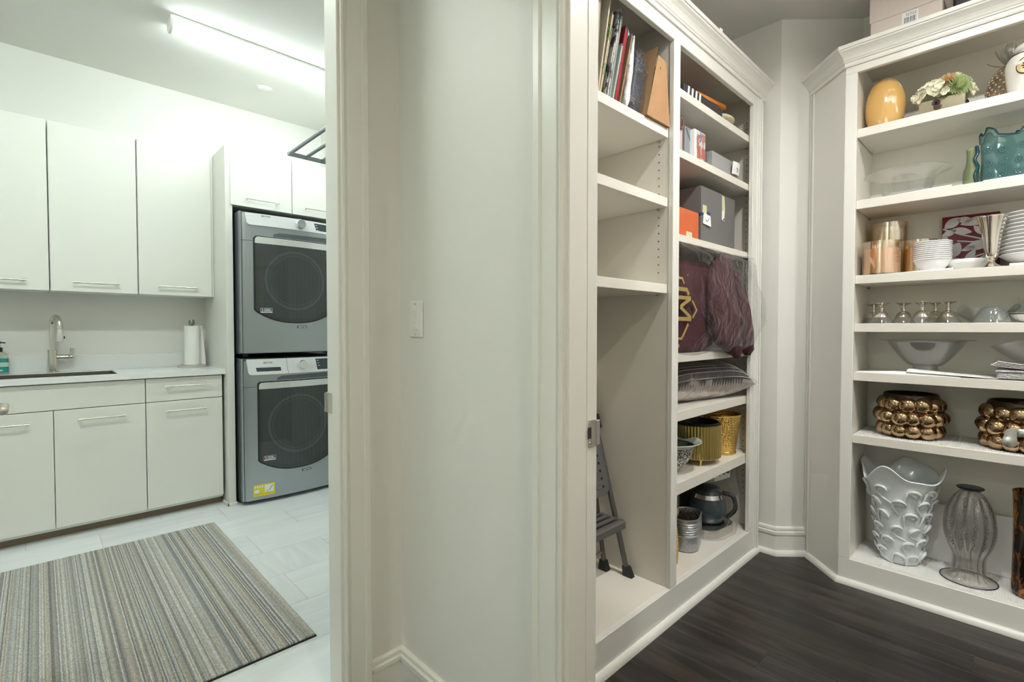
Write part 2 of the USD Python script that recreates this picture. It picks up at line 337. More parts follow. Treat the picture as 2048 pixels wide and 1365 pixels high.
# walls
struct('wall_middle', cat_([B(XW, XW2, 0.735, YW2, 0, ZP, 0), B(XW, XW2, -0.075, 0.735, ZD + 0.02, ZP, 0), B(XW, XW2, -2.4, -0.075, 0, ZP, 0)]), 'wall_paint')
struct('wall_laundry_door', cat_([B(0.672, XW, YW, YW2, 0, ZL, 0), B(-0.112, 0.672, YW, YW2, ZD + 0.02, ZL, 0), B(-2.3, -0.112, YW, YW2, 0, ZL, 0), B(XW, 3.3, YW, YW2, 0, ZL, 0)]), 'wall_paint')
struct('wall_laundry_back', B(-1.75, 2.05, YB, YB + 0.1, 0, ZL, 0), 'laundry_paint')
struct('wall_laundry_left', B(-1.85, -1.75, YW2, YB, 0, ZL, 0), 'laundry_paint')
struct('wall_laundry_right', B(1.80, 1.90, YW2, YB, 0, ZL, 0), 'laundry_paint')
AX, AY, BX, BY = 2.792, 0.902, 3.085, 0.609
struct('wall_pantry_corner', hull([(p[0], p[1], z) for p in ((AX, AY), (BX, BY), (3.3, 0.609), (3.3, YW), (AX, YW)) for z in (0, ZP)]), 'wall_paint')
struct('wall_pantry_right', B(3.085, 3.2, -2.4, 0.609, 0, ZP, 0), 'wall_paint')
struct('wall_pantry_front', B(XW2, 3.085, -1.35, -1.25, 0, ZP, 0), 'wall_paint')
struct('wall_hall_left', B(-2.3, -2.2, -2.4, YW, 0, ZP, 0), 'wall_paint')
struct('wall_hall_back', B(-2.2, 3.085, -2.4, -2.3, 0, ZP, 0), 'wall_paint')

# door casings, jambs, stops and strikes
CAS = [(0, 0), (0, 0.016), (0.006, 0.020), (0.012, 0.0145), (0.016, 0.0145), (0.019, 0.018), (0.064, 0.018), (0.066, 0.0235), (0.082, 0.0235), (0.086, 0.020), (0.086, 0)]   # (across, proud)
def casing_profile(w=1.0): return np.array([(a * w, p) for a, p in CAS])
t1 = thing('trim_1', kind='structure')
for s, xe in ((1, 0.668), (-1, -0.108)):
    pr = casing_profile(); pl = Polygon([(xe + s * a, YW - p) for a, p in pr])
    part(t1, 'casing', ext(pl, ZD + 0.0), 'trim_paint')
    j0, j1 = (0.659, 0.672) if s > 0 else (-0.112, -0.099)
    part(t1, 'jamb', B(j0, j1, YW - 0.004, YW2 + 0.004, 0, ZD + 0.02, 0.002), 'trim_paint')
part(t1, 'head_casing', tr(rot(ext(Polygon([(a, -p) for a, p in casing_profile()]), 0.776 + 0.172), 90, (0, 1, 0)), 0, 0, 0).apply_transform(np.array([[1, 0, 0, -0.194], [0, 1, 0, YW], [0, 0, -1, ZD + 0.004 - 0.0], [0, 0, 0, 1]], float)), 'trim_paint')
part(t1, 'head_jamb', B(-0.099, 0.659, YW - 0.004, YW2 + 0.004, ZD, ZD + 0.02), 'trim_paint')
part(t1, 'strike_plate', cat_([B(0.6565, 0.6592, YW2 - 0.030, YW2 + 0.008, 0.925, 0.990, 0.0008), B(0.651, 0.6592, YW2 + 0.006, YW2 + 0.009, 0.927, 0.988, 0.0008)]), 'satin_nickel', 'brushed metal strike plate')
t2 = thing('trim_2', kind='structure')
for s, ye in ((1, 0.730), (-1, -0.070)):
    pl = Polygon([(XW - p, ye + s * a) for a, p in casing_profile(1.06)])
    part(t2, 'casing', ext(pl, ZD), 'trim_paint')
    j = sorted((ye - s * 0.009, ye + s * 0.005))
    part(t2, 'jamb', cat_([B(XW - 0.004, XW2 + 0.003, j[0], j[1], 0, ZD + 0.02, 0.002), B(XW2 - 0.035, XW2 + 0.003, *sorted((ye - s * 0.009, ye - s * 0.0105)), 0, ZD + 0.02, 0.0006)]), 'trim_paint')
part(t2, 'head_casing', B(XW - 0.022, XW, -0.160, 0.820, ZD, ZD + 0.09, 0.003), 'trim_paint')
part(t2, 'head_jamb', B(XW - 0.004, XW2 + 0.003, -0.061, 0.721, ZD, ZD + 0.02), 'trim_paint')
part(t2, 'strike_plate', cat_([B(XW2 - 0.031, XW2 - 0.022, 0.7165, 0.7195, 0.907, 0.972, 0.0007), B(XW2 - 0.022, XW2 - 0.003, 0.7165, 0.7195, 0.907, 0.972, 0.0007), B(XW2 - 0.004, XW2 + 0.010, 0.7140, 0.7185, 0.909, 0.970, 0.0012)]), 'satin_nickel', 'brushed metal strike plate')
part(t2, 'strike_hole', B(XW2 - 0.0345, XW2 - 0.0225, 0.7158, 0.7166, 0.928, 0.955, 0.0002), 'shadow_gap')
part(t2, 'strike_screw', cat_([tr(rot(trimesh.creation.cylinder(0.003, 0.002, sections=12), 90, (1, 0, 0)), XW2 - 0.027, 0.7162, z) for z in (0.917, 0.963)]), 'nickel')

# baseboards and shoe mouldings
BASE = [(0, 0), (0.013, 0), (0.013, 0.072), (0.010, 0.076), (0.0175, 0.080), (0.0175, 0.093), (0.009, 0.097), (0.0115, 0.103), (0.0105, 0.110), (0.004, 0.1165), (0, 0.1165)]
struct('baseboard_middle', sweep(BASE, [(XW, 0.824), (XW, YW), (0.757, YW)], flip=-1), 'trim_paint')
PANT = [(0, 0), (0.014, 0), (0.014, 0.098), (0.011, 0.102), (0.018, 0.107), (0.018, 0.121), (0.009, 0.125), (0.012, 0.132), (0.010, 0.141), (0.004, 0.147), (0, 0.147)]
struct('baseboard_pantry', sweep(PANT, [(AX, 0.99), (AX, AY), (2.8985, AY - (2.8985 - AX))], flip=1), 'trim_paint')
SHOE = [(0, 0)] + [(0.019 * math.cos(a), 0.026 * math.sin(a)) for a in np.linspace(0, math.pi / 2, 7)]
struct('baseboard_shoe', sweep(SHOE, [(0.99, 0.985), (AX - 0.014, 0.985), (AX - 0.014, AY - 0.006), (2.8905, 0.7835), (2.705, 0.598), (2.705, -1.2)], flip=1), 'trim_paint')

# doors standing open, just outside the frame but for their levers
def lever_set(parent, at, out, along, z):
    """round rose, neck going out of the leaf, lever turned along the leaf; out and along are unit vectors in plan"""
    o, a, p = np.array((*out, 0.0)), np.array((*along, 0.0)), np.array((*at, z))
    rose = tube([p, p + o * 0.009], 0.027, 24)
    path = [p, p + o * 0.03, p + o * 0.042 + a * 0.002, p + o * 0.049 + a * 0.010, p + o * 0.051 + a * 0.024, p + o * 0.051 + a * 0.08, p + o * 0.051 + a * 0.142, p + o * 0.051 + a * 0.150, p + o * 0.051 + a * 0.154]
    m = cat_([rose, tube(curve(path, 5), np.interp(np.linspace(0, 1, 41), [0, 0.3, 0.6, 0.80, 0.90, 0.96, 1], [0.0100, 0.0100, 0.0105, 0.0128, 0.0122, 0.0085, 0.003]), 16)])
    return part(parent, 'lever_handle', m, 'satin_nickel', 'brushed nickel door lever', smooth=40)
d1 = thing('door_1', kind='structure')
part(d1, 'leaf', cat_([B(-0.165, -0.130, YW2 + 0.006, YW2 + 0.736, 0.014, ZD - 0.005), B(-0.1665, -0.1285, YW2 + 0.11, YW2 + 0.63, 1.10, 2.25, 0.004), B(-0.1665, -0.1285, YW2 + 0.11, YW2 + 0.63, 0.2, 0.85, 0.004)]), 'trim_paint')
lever_set(d1, (-0.130, YW2 + 0.670), (1, 0), (0, -1), 0.952)
d2 = thing('door_2', kind='structure')
part(d2, 'leaf', cat_([B(XW2 + 0.006, XW2 + 0.770, -0.064, -0.029, 0.012, ZD - 0.005), B(XW2 + 0.12, XW2 + 0.66, -0.0655, -0.0275, 1.10, 2.25, 0.004), B(XW2 + 0.12, XW2 + 0.66, -0.0655, -0.0275, 0.2, 0.85, 0.004)]), 'trim_paint')
lever_set(d2, (XW2 + 0.700, -0.029), (0, 1), (-1, 0), 0.944)

# lamps of the three rooms, with unseen ones added for fill
def along_x(poly, x0, x1):      # (y, z) polygon extruded along x
    m = ext(poly, x1 - x0); v = m.vertices.copy(); m.vertices = np.column_stack([v[:, 2] + x0, v[:, 0], v[:, 1]]); m.fix_normals(); return m
def tube_fixture(label, x0, x1, y, m):
    lf = thing('ceiling_light', label, 'ceiling light', (x0, y, ZL)); L = x1 - x0
    half = [(-0.052, 0.0)] + [(-0.052 * math.cos(a), -0.012 - 0.060 * math.sin(a)) for a in np.linspace(0.0, math.pi, 17)] + [(0.052, 0.0)]
    part(lf, 'lens', along_x(Polygon(half), 0.012, L - 0.012), m, 'glowing white lens')
    cap = Polygon([(y_ * 1.06, z_ * 1.05) for y_, z_ in half])
    for a, b in ((0.0, 0.013), (L - 0.013, L)): part(lf, 'end_cap', along_x(cap, a, b), 'white_plastic')
    for s in (-1, 1): part(lf, 'base_rail', B(0.01, L - 0.01, s * 0.0605 - 0.006, s * 0.0605 + 0.004, -0.014, 0, 0.001), 'white_plastic')
tube_fixture('long glowing white fluorescent ceiling fixture with rounded lens above the machines', 0.548, 1.74, 3.31, 'laundry_lamp')
tube_fixture('added fill fixture on the laundry ceiling near the door, out of view', -0.80, 0.40, 2.22, 'laundry_fill_lamp')  # added out of view to fill the base cabinets and the middle wall
sd = thing('ceiling_disc', 'small white round cover plate on the laundry ceiling', 'ceiling cover', (1.19, 3.80, ZL))
part(sd, 'plate', lathe([(0, -0.008), (0.036, -0.008), (0.044, -0.004), (0.046, 0.0)], 32), 'white_plastic', smooth=40)
part(sd, 'rim', lathe([(0.045, 0), (0.049, -0.004), (0.053, -0.003), (0.055, 0)], 32), 'white_plastic', smooth=40)
def downlight(x, y, z, m, label, r=0.075):
    t = thing('downlight', label, 'ceiling light', (x, y, z))
    part(t, 'lens', lathe([(0, -0.004), (r * 0.8, -0.004), (r * 0.8, -0.001), (0, -0.001)][::-1], 32), m)
    part(t, 'trim_ring', lathe([(r * 0.8, -0.001), (r * 0.8, -0.016), (r * 0.95, -0.016), (r * 1.2, -0.003), (r * 1.2, 0)], 32), 'white_plastic', smooth=30)
downlight(1.66, 0.22, ZP, 'pantry_lamp', 'round recessed downlight in the pantry ceiling facing the bookcase corner')
downlight(1.86, -0.80, ZP, 'pantry_lamp', 'added unseen downlight in the pantry ceiling behind the open door')  # added for extra light low on the right bookcase
downlight(0.34, -0.65, ZP, 'hall_fill_lamp', 'added unseen downlight in the hall ceiling nearer the laundry door')  # assumed source, placed to favour the wall strip by the laundry door
downlight(0.25, -1.8, ZP, 'hall_fill_lamp', 'added unseen downlight in the hall ceiling behind the camera')  # assumed source behind the viewpoint, added for warm bounce

downlight(-1.75, 0.70, ZP, 'side_fill_lamp', 'added unseen downlight in the hall ceiling left of the camera')  # added cool source that brightens the middle wall

# light switch
ls = thing('light_switch', 'white dimmer light switch on the wall between the two doorways', 'light switch', (XW, 1.351, 1.221))
part(ls, 'wall_plate', tr(B(-0.006, 0.0, -0.036, 0.036, -0.058, 0.058, 0.004)), 'white_plastic')
part(ls, 'dimmer_paddle', cat_([B(-0.0085, -0.005, -0.0165, 0.0165, -0.034, 0.034, 0.0008), B(-0.0105, -0.008, -0.013, 0.006, -0.028, 0.031, 0.001)]), 'white_plastic')
part(ls, 'led', cat_([B(-0.0092, -0.0084, 0.009, 0.0115, -0.022 + k * 0.0075, -0.0195 + k * 0.0075, 0.0003) for k in range(7)]), 'label_white', 'column of tiny indicator lights')
part(ls, 'screw', cat_([tr(rot(trimesh.creation.cylinder(0.003, 0.002, sections=12), 90, (0, 1, 0)), -0.0065, 0, z) for z in (-0.048, 0.048)]), 'satin_nickel')

# ================================================================ PANTRY BOOKCASES
CROWN = [(0, 2.390), (0.007, 2.390), (0.009, 2.396), (0.007, 2.401), (0.007, 2.408), (0.012, 2.411), (0.013, 2.416), (0.016, 2.419), (0.020, 2.428), (0.026, 2.437), (0.035, 2.446), (0.044, 2.453), (0.045, 2.458), (0.050, 2.460), (0.050, 2.476), (0, 2.476)]
struct('trim_3', sweep(CROWN, [(0.985, 0.985), (AX, 0.985)]), 'trim_paint')
struct('trim_4', sweep(CROWN, [(2.9005, 0.7935), (2.705, 0.598), (2.705, -1.2)]), 'trim_paint')
BYB = 1.395      # back of the left bookcases
def shelf_unit_y(label, x0, xa, xb, x1, tops, extra, xo):
    """bookcase facing -y: outer x0..x1, opening xa..xb; tops = [(z top, thickness)]"""
    loc = np.array((x0, 0.985, 0.0)); t = thing('bookcase', label, 'bookcase', loc)
    P = lambda n, m, mt='shelf_paint_shaded', **k: part(t, n, tr(m, *-loc), mt, **k)
    P('back_panel', B(x0, x1, BYB, BYB + 0.008, 0.0, 2.45, 0))
    P('side_panel', B(xa - 0.022, xa - 0.002, 1.004, BYB, 0.0, 2.45, 0)); P('side_panel', B(xb + 0.002, xb + 0.022, 1.004, BYB, 0.0, 2.45, 0))
    P('stile', B(x0, xa, 0.985, 1.006, 0.1315, 2.336, 0.002), 'trim_paint'); P('stile', B(xo, x1, 0.985, 1.006, 0.1315, 2.336, 0.002), 'trim_paint')
    P('header', B(x0, x1, 0.985, 1.006, 2.336, 2.452, 0.002), 'trim_paint')
    P('toe_board', B(x0, x1, 0.985, 1.006, 0.0, 0.1305, 0.0015), 'trim_paint')
    P('base_deck', B(xa - 0.002, xb + 0.002, 1.004, BYB, 0.112, 0.1315, 0.001)); P('top_panel', B(x0, x1, 1.006, BYB, 2.412, 2.452, 0))
    for z, th in tops:
        P('shelf', B(xa + 0.001, xb - 0.001, 1.009, BYB - 0.002, z - th, z, 0.0015))
        P('shelf_pin', tr(rot(trimesh.creation.cylinder(0.0045, 0.012, sections=10), 90, (0, 1, 0)), xb - 0.004, 1.05, z - th - 0.005), 'nickel')
    holes = []
    for z in np.arange(1.42 if x0 < 1 else 0.30, 2.30, 0.032):
        for yy in (1.05,):
            if all(not (zt - th - 0.02 < z < zt + 0.01) for zt, th in tops): holes.append(tr(rot(trimesh.creation.cylinder(0.0027, 0.002, sections=8), 90, (0, 1, 0)), xb + 0.0016, yy, z))
    P('peg_hole', cat_(holes), 'peg_hole', kind='stuff')
    return extra(P) or t
def none(P): pass
shelf_unit_y('tall cream built-in bookcase bay with mostly empty shelves beside the pantry doorway', 0.985, 1.065, 1.836, 1.8675, [(1.992, 0.037), (1.717, 0.037), (1.370, 0.037)], none, 1.836)
def right_beads(P):
    for a, p in ((2.706, 0.004), (2.728, 0.007), (2.744, 0.012)):
        P('bead_strip', B(a, a + 0.012, 0.985 - p, 0.99, 0.0, 2.392, 0.003), 'trim_paint')
L2 = [(2.187, 0.035), (1.938, 0.034), (1.586, 0.031), (1.085, 0.036), (0.842, 0.042), (0.537, 0.050)]
shelf_unit_y('cream built-in bookcase bay of full shelves in the pantry corner', 1.8685, 1.887, 2.737, 2.760, L2, right_beads, 2.655)

XBK = 3.035
R = dict(s1=2.104, s2=1.778, s3=1.436, s4=1.215, s5=0.990, s6=0.700, base=0.1185)
loc = np.array((2.705, 0.598, 0.0)); bk3 = thing('bookcase', 'white built-in bookcase with angled side holding glassware and vases', 'bookcase', loc)
P3 = lambda n, m, mt='shelf_paint_shaded', **k: part(bk3, n, tr(m, *-loc), mt, **k)
P3('back_panel', B(XBK, XBK + 0.01, -1.15, 0.57, 0, 2.45, 0)); P3('side_panel', B(2.724, XBK, 0.555, 0.572, 0, 2.45, 0)); P3('side_panel', B(2.724, XBK, -1.15, -1.13, 0, 2.45, 0))
P3('stile', B(2.705, 2.726, 0.553, 0.598, 0.1185, 2.357, 0.002), 'trim_paint'); P3('stile', B(2.705, 2.726, -1.15, -1.10, 0.1185, 2.357, 0.002))
P3('header', B(2.705, 2.726, -1.15, 0.598, 2.357, 2.452, 0.002), 'trim_paint'); P3('toe_board', B(2.705, 2.726, -1.15, 0.598, 0, 0.1180, 0.0015), 'trim_paint')
P3('base_deck', B(2.724, XBK, -1.13, 0.556, 0.100, 0.1185, 0.001)); P3('top_panel', B(2.726, XBK, -1.15, 0.57, 2.425, 2.452, 0))
P3('angled_side', hull([(x, y, z) for x, y in ((2.7055, 0.598), (2.9005, 0.793), (2.913, 0.781), (2.716, 0.584)) for z in (0, 2.452)]), 'trim_paint')
P3('angled_top', hull([(x, y, z) for x, y in ((2.7055, 0.597), (2.9005, 0.792), (3.03, 0.66), (3.03, 0.572), (2.726, 0.572)) for z in (2.43, 2.452)]))
for a in (0.0, 0.02):
    P3('bead_strip', hull([(2.893 - a * 0.707 + u * 0.707 - w * 0.707, 0.786 - a * 0.707 + u * 0.707 + w * 0.707, z) for u in (-0.005, 0.005) for w in (0, 0.007) for z in (0, 2.392)]), 'trim_paint')
for n in ('s1', 's2', 's3', 's4', 's5', 's6'):
    P3('shelf', B(2.722, XBK - 0.001, -1.128, 0.553, R[n] - 0.039, R[n], 0.0015))
    P3('shelf_pin', tr(rot(trimesh.creation.cylinder(0.0045, 0.012, sections=10), 90, (1, 0, 0)), 2.985, 0.549, R[n] - 0.044), 'nickel')

# shelf liners with raised ribs under the vases and the bubble bowls
for z, x0, lab in ((R['s6'], 2.728, 'white ribbed shelf liner under the two golden bubble bowls'), (R['base'], 2.735, 'white ribbed shelf liner under the tall vases on the bottom shelf')):
    ys = np.arange(-0.6, 0.545, 0.009)
    solo('shelf_liner', lab, 'shelf liner', cat_([B(x0, 3.02, -0.6, 0.548, 0, 0.0008, 0)] + [B(x0, 3.02, y, y + 0.0045, 0.0005, 0.0021, 0.0006) for y in ys]), 'white_plastic', (0, 0, z))
LZ = 0.0021

# ================================================================ LAUNDRY CASEWORK
def bar_handle(parent, x0, x1, y, z, off):
    m = cat_([tube([(x0, y, z), (x1, y, z)], 0.0055, 12)] + [tube([(x, y, z), (x, y + off, z)], 0.0045, 10) for x in (x0 + 0.012, x1 - 0.012)])
    return part(parent, 'handle', m, 'nickel', 'slim brushed bar handle', smooth=40)
def wall_cab(label, x0, x1, yf, yb, z0, z1, doors, group=None):
    loc = np.array((x0, yf, z0)); t = thing('wall_cabinet', label, 'cabinet', loc, group=group); O = -loc
    part(t, 'body', tr(B(x0 + 0.0005, x1 - 0.0005, yf + 0.0215, yb, z0 + 0.002, z1, 0.001), *O), 'laundry_cabinet')
    for a, b, hx0, hx1, hz in doors:
        d = part(t, 'door', tr(B(a + 0.0018, b - 0.0018, yf, yf + 0.0195, z0, z1, 0.0018), *O), 'laundry_cabinet')
        m = cat_([tube([(hx0, yf - 0.03, hz), (hx1, yf - 0.03, hz)], 0.0055, 12)] + [tube([(q, yf - 0.03, hz), (q, yf + 0.001, hz)], 0.0045, 10) for q in (hx0 + 0.012, hx1 - 0.012)])
        part(d, 'handle', tr(m, *O), 'nickel', 'slim brushed bar handle', smooth=40)
    return t
YU = 3.985
wall_cab('white flat-panel wall cabinet farthest left, cut by the photo edge', -0.367, 0.0522, YU, YB, 1.416, 2.415, [(-0.367, 0.0515, -0.262, -0.045, 1.470)])
wall_cab('white flat-panel wall cabinet above the faucet', 0.0535, 0.4712, YU, YB, 1.416, 2.415, [(0.0545, 0.4705, 0.153, 0.374, 1.470)])
wall_cab('white flat-panel wall cabinet above the paper towels, next to the tall panel', 0.4725, 0.890, YU, YB, 1.416, 2.415, [(0.4735, 0.890, 0.572, 0.797, 1.470)])
wall_cab('white flat-panel wall cabinet with two doors above the dryer', 0.951, 1.737, 3.680, YB, 2.020, 2.405, [(0.934, 1.3345, 1.022, 1.240, 2.070), (1.3355, 1.737, 1.418, 1.64, 2.070)])
tp = thing('end_panel', 'tall white end panel between the counter and the stacked machines', 'panel', (0.906, 3.690, 0))
part(tp, 'panel', B(0, 0.044, 0, YB - 3.690, 0, 2.412, 0.002), 'laundry_cabinet')
part(tp, 'filler_strip', B(-0.0158, -0.001, 0.31, 0.33, 1.416, 2.415, 0.001), 'laundry_cabinet')
part(tp, 'base_shoe', cat_([B(-0.013, 0.050, -0.013, -0.0005, 0, 0.022, 0.004), B(-0.013, -0.0005, -0.013, 0.115, 0, 0.022, 0.004)]), 'trim_paint')
YF = 3.760
def base_cab(label, x0, x1, fronts):
    loc = np.array((x0, YF, 0.0)); t = thing('base_cabinet', label, 'cabinet', loc); O = -loc
    part(t, 'body', tr(cat_([B(x0 + 0.0005, x1 - 0.0005, YF + 0.0215, YF + 0.04, 0.085, 0.880, 0), B(x0 + 0.0005, x1 - 0.0005, YF + 0.04, YB - 0.004, 0.085, 0.69, 0)]), *O), 'cabinet_core')
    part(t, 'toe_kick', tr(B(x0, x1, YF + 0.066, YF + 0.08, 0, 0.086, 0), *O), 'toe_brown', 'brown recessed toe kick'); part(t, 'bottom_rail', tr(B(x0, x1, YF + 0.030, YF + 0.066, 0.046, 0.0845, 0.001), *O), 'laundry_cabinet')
    for kind, a, b, z0, z1, h in fronts:
        d = part(t, kind, tr(B(a + 0.0018, b - 0.0018, YF, YF + 0.0195, z0, z1, 0.0018), *O), 'laundry_cabinet')
        if h:
            m = cat_([tube([(h[0], YF - 0.03, h[2]), (h[1], YF - 0.03, h[2])], 0.0055, 12)] + [tube([(q, YF - 0.03, h[2]), (q, YF + 0.001, h[2])], 0.0045, 10) for q in (h[0] + 0.012, h[1] - 0.012)])
            part(d, 'handle', tr(m, *O), 'nickel', 'slim brushed bar handle', smooth=40)
base_cab('white base cabinet with two doors and a plain false front under the sink', -0.367, 0.4705, [('false_front', -0.367, 0.4705, 0.7345, 0.879, None), ('door', -0.367, 0.0525, 0.067, 0.7305, (-0.262, -0.044, 0.672)), ('door', 0.0525, 0.4705, 0.067, 0.7305, (0.153, 0.371, 0.672))])
base_cab('white base cabinet with one drawer over one door, below the paper towels', 0.4712, 0.892, [('drawer', 0.4712, 0.892, 0.7345, 0.879, (0.566, 0.787, 0.826)), ('door', 0.4712, 0.892, 0.067, 0.7305, (0.568, 0.791, 0.670))])
# countertop with the sink cut out, sink, backsplash
top = sbox(-0.78, 3.735, 0.905, YB).difference(rrect(-0.42, 0.345, 3.815, 4.150, 0.018))
ct = thing('countertop', 'white quartz laundry countertop with a low backsplash', 'countertop', (0, 0, 0.886))
part(ct, 'slab', ext(top, 0.032), 'quartz'); part(ct, 'backsplash', B(-0.78, 0.905, YB - 0.019, YB, 0.032, 0.132, 0.0015), 'quartz')
sk = thing('sink', 'rectangular stainless steel sink set in the white counter', 'sink', (-0.0375, 3.9825, 0.70))
o = rrect(-0.3820, 0.3820, -0.1670, 0.1670, 0.0175); inn = rrect(-0.3785, 0.3785, -0.1635, 0.1635, 0.015)
part(sk, 'basin', cat_([tr(ext(o.difference(inn), 0.2165), 0, 0, 0.0), ext(o, 0.003)]), 'stainless'); part(sk, 'drain', tr(lathe([(0.045, 0.0), (0.045, 0.002), (0.03, 0.002), (0.028, 0.0005), (0, 0.0005)][::-1], 24), 0, 0, 0.003), 'chrome')

# faucet
fa = thing('faucet', 'polished nickel gooseneck faucet with a side lever behind the sink', 'faucet', (0.062, 4.198, 0.918))
part(fa, 'body', cat_([lathe([(0, 0), (0.027, 0), (0.027, 0.006), (0.0235, 0.008), (0.0235, 0.140), (0.0205, 0.142), (0, 0.142)], 28)]), 'nickel', smooth=35)
neck = [(0, 0, 0.135)] + [(0.028 * s, -0.105 * s * 1.0, z) for s, z in ()] 
npts = [(0, 0, 0.135), (0, 0, 0.24)] + [(0.016 * (1 - math.cos(a)), -0.062 * (1 - math.cos(a)), 0.285 + 0.062 * math.sin(a)) for a in np.linspace(0.0, math.pi, 14)] + [(0.032, -0.124, 0.262)]
part(fa, 'spout', tube(curve(npts, 4), 0.0135, 18), 'nickel', smooth=40)
sh = part(fa, 'spray_head', tr(lathe([(0, 0), (0.013, 0), (0.0175, 0.003), (0.0175, 0.05), (0.0145, 0.062), (0.0138, 0.078), (0, 0.078)], 24), 0.033, -0.126, 0.192), 'chrome', smooth=35)
part(sh, 'button', B(0.049, 0.054, -0.131, -0.121, 0.212, 0.228, 0.001), 'black_plastic')
part(fa, 'valve_stem', tube([(0.018, 0, 0.095), (0.022, 0, 0.095), (0.072, 0, 0.095)], [0.0165, 0.0175, 0.0165], 20), 'nickel', smooth=35)
part(fa, 'lever', cat_([tr(trimesh.creation.icosphere(2, 0.0165), 0.085, 0, 0.095), tube([(0.087, 0, 0.095), (0.090, -0.002, 0.125), (0.091, -0.003, 0.150)], [0.010, 0.0105, 0.0105], 14)]), 'nickel', smooth=40)

# soap bottle
soap = thing('soap_bottle', 'clear soap bottle with a teal label and black pump behind the sink', 'soap bottle', (-0.172, 4.205, 0.918))
pl = rrect(-0.040, 0.040, -0.022, 0.022, 0.014)
glass('soap_body', (0.88, 0.92, 0.89), (0.55, 0.63, 0.58), 0.08, haze=0.15)
part(soap, 'bottle', cat_([ext(pl, 0.118), hull(np.vstack([[(x, y, 0.118) for x, y in pl.exterior.coords], [(0.014 * math.cos(a), 0.014 * math.sin(a), 0.136) for a in np.linspace(0, 6.2, 16)]]))]), 'soap_body')
pm('soap_label', (0.02, 0.30, 0.27), 0.45); pm('soap_label_pale', (0.58, 0.74, 0.68), 0.5)
lb = part(soap, 'label', tr(ext(affinity.scale(pl, 1.02, 1.04), 0.082), 0, 0, 0.014), 'soap_label', 'teal paper label')
part(lb, 'label_band', tr(ext(affinity.scale(pl, 1.03, 1.06), 0.026), 0, 0, 0.048), 'soap_label_pale'); part(lb, 'label_patch', B(-0.02, 0.016, -0.0245, -0.0225, 0.022, 0.032, 0.0003), 'soap_label_pale')
part(soap, 'pump', cat_([tr(trimesh.creation.cylinder(0.0175, 0.026, sections=20), 0, 0, 0.149), tr(trimesh.creation.cylinder(0.0075, 0.03, sections=14), 0, 0, 0.175), B(-0.012, 0.012, -0.010, 0.010, 0.186, 0.197, 0.003), hull([(0.0, -0.006, 0.188), (0.0, 0.006, 0.188), (0.0, -0.006, 0.196), (0.0, 0.006, 0.196), (0.030, -0.005, 0.186), (0.030, 0.005, 0.186), (0.030, -0.005, 0.192), (0.030, 0.005, 0.192)])]), 'black_plastic')

# paper towels
th = thing('paper_towel_holder', 'brushed steel paper towel holder on the counter by the tall panel', 'paper towel holder', (0.790, 4.125, 0.918))
part(th, 'base', lathe([(0, 0), (0.088, 0), (0.090, 0.002), (0.090, 0.016), (0.087, 0.019), (0, 0.019)], 40), 'satin_nickel', smooth=35)
part(th, 'post', lathe([(0, 0.018), (0.008, 0.018), (0.008, 0.30), (0.0175, 0.302), (0.018, 0.325), (0.014, 0.337), (0, 0.339)], 24), 'stainless', smooth=40)
pt = thing('paper_towel_roll', 'white paper towel roll with its loose sheet hanging at the side', 'paper towels', (0.790, 4.125, 0.9375))
part(pt, 'roll', lathe([(0.019, 0.0), (0.0465, 0.0), (0.0475, 0.003), (0.0475, 0.272), (0.0465, 0.275), (0.019, 0.275), (0.019, 0.0)], 40), 'towel_paper', smooth=35)
fl_pts = [((0.044, 0.020), (0.060, 0.012), (0.066, -0.004)), ((0.044, 0.020), (0.075, 0.018), (0.098, -0.002))]
part(pt, 'loose_sheet', hull([(0.040, 0.022, 0), (0.042, 0.022, 0), (0.040, 0.022, 0.275), (0.042, 0.022, 0.275), (0.085, 0.000, 0.0), (0.0858, 0.0008, 0.0), (0.0635, 0.000, 0.275), (0.0643, 0.0008, 0.275)]), 'towel_paper')

# rug
rg = thing('rug', 'striped grey and beige doormat rug on the light tile floor', 'rug', (-0.372, 1.883, 0.0))
part(rg, 'backing', B(0, 1.130, 0, 1.535, 0.0002, 0.0035, 0), 'rug_backing'); part(rg, 'pile', B(0.004, 1.126, 0.004, 1.531, 0.0035, 0.0115, 0.002), 'rug_pile')

# wall-mounted drying rack
dr = thing('drying_rack', 'grey metal fold-out drying rack high on the laundry wall', 'drying rack', (1.80, 2.55, 2.2))
for k in range(8):
    xx = -0.738 + 0.092 * k
    part(dr, 'bar', tube([(xx, -0.39, 0), (xx, 0.40, 0)], 0.0095, 14), 'rack_metal', smooth=40)
for yy in (-0.395, 0.398): part(dr, 'side_rail', B(-0.748, -0.0, yy - 0.004, yy + 0.020, -0.011, 0.011, 0.003), 'rack_metal')
part(dr, 'wall_bracket', B(-0.02, -0.001, -0.42, 0.42, -0.02, 0.02, 0.003), 'rack_metal')

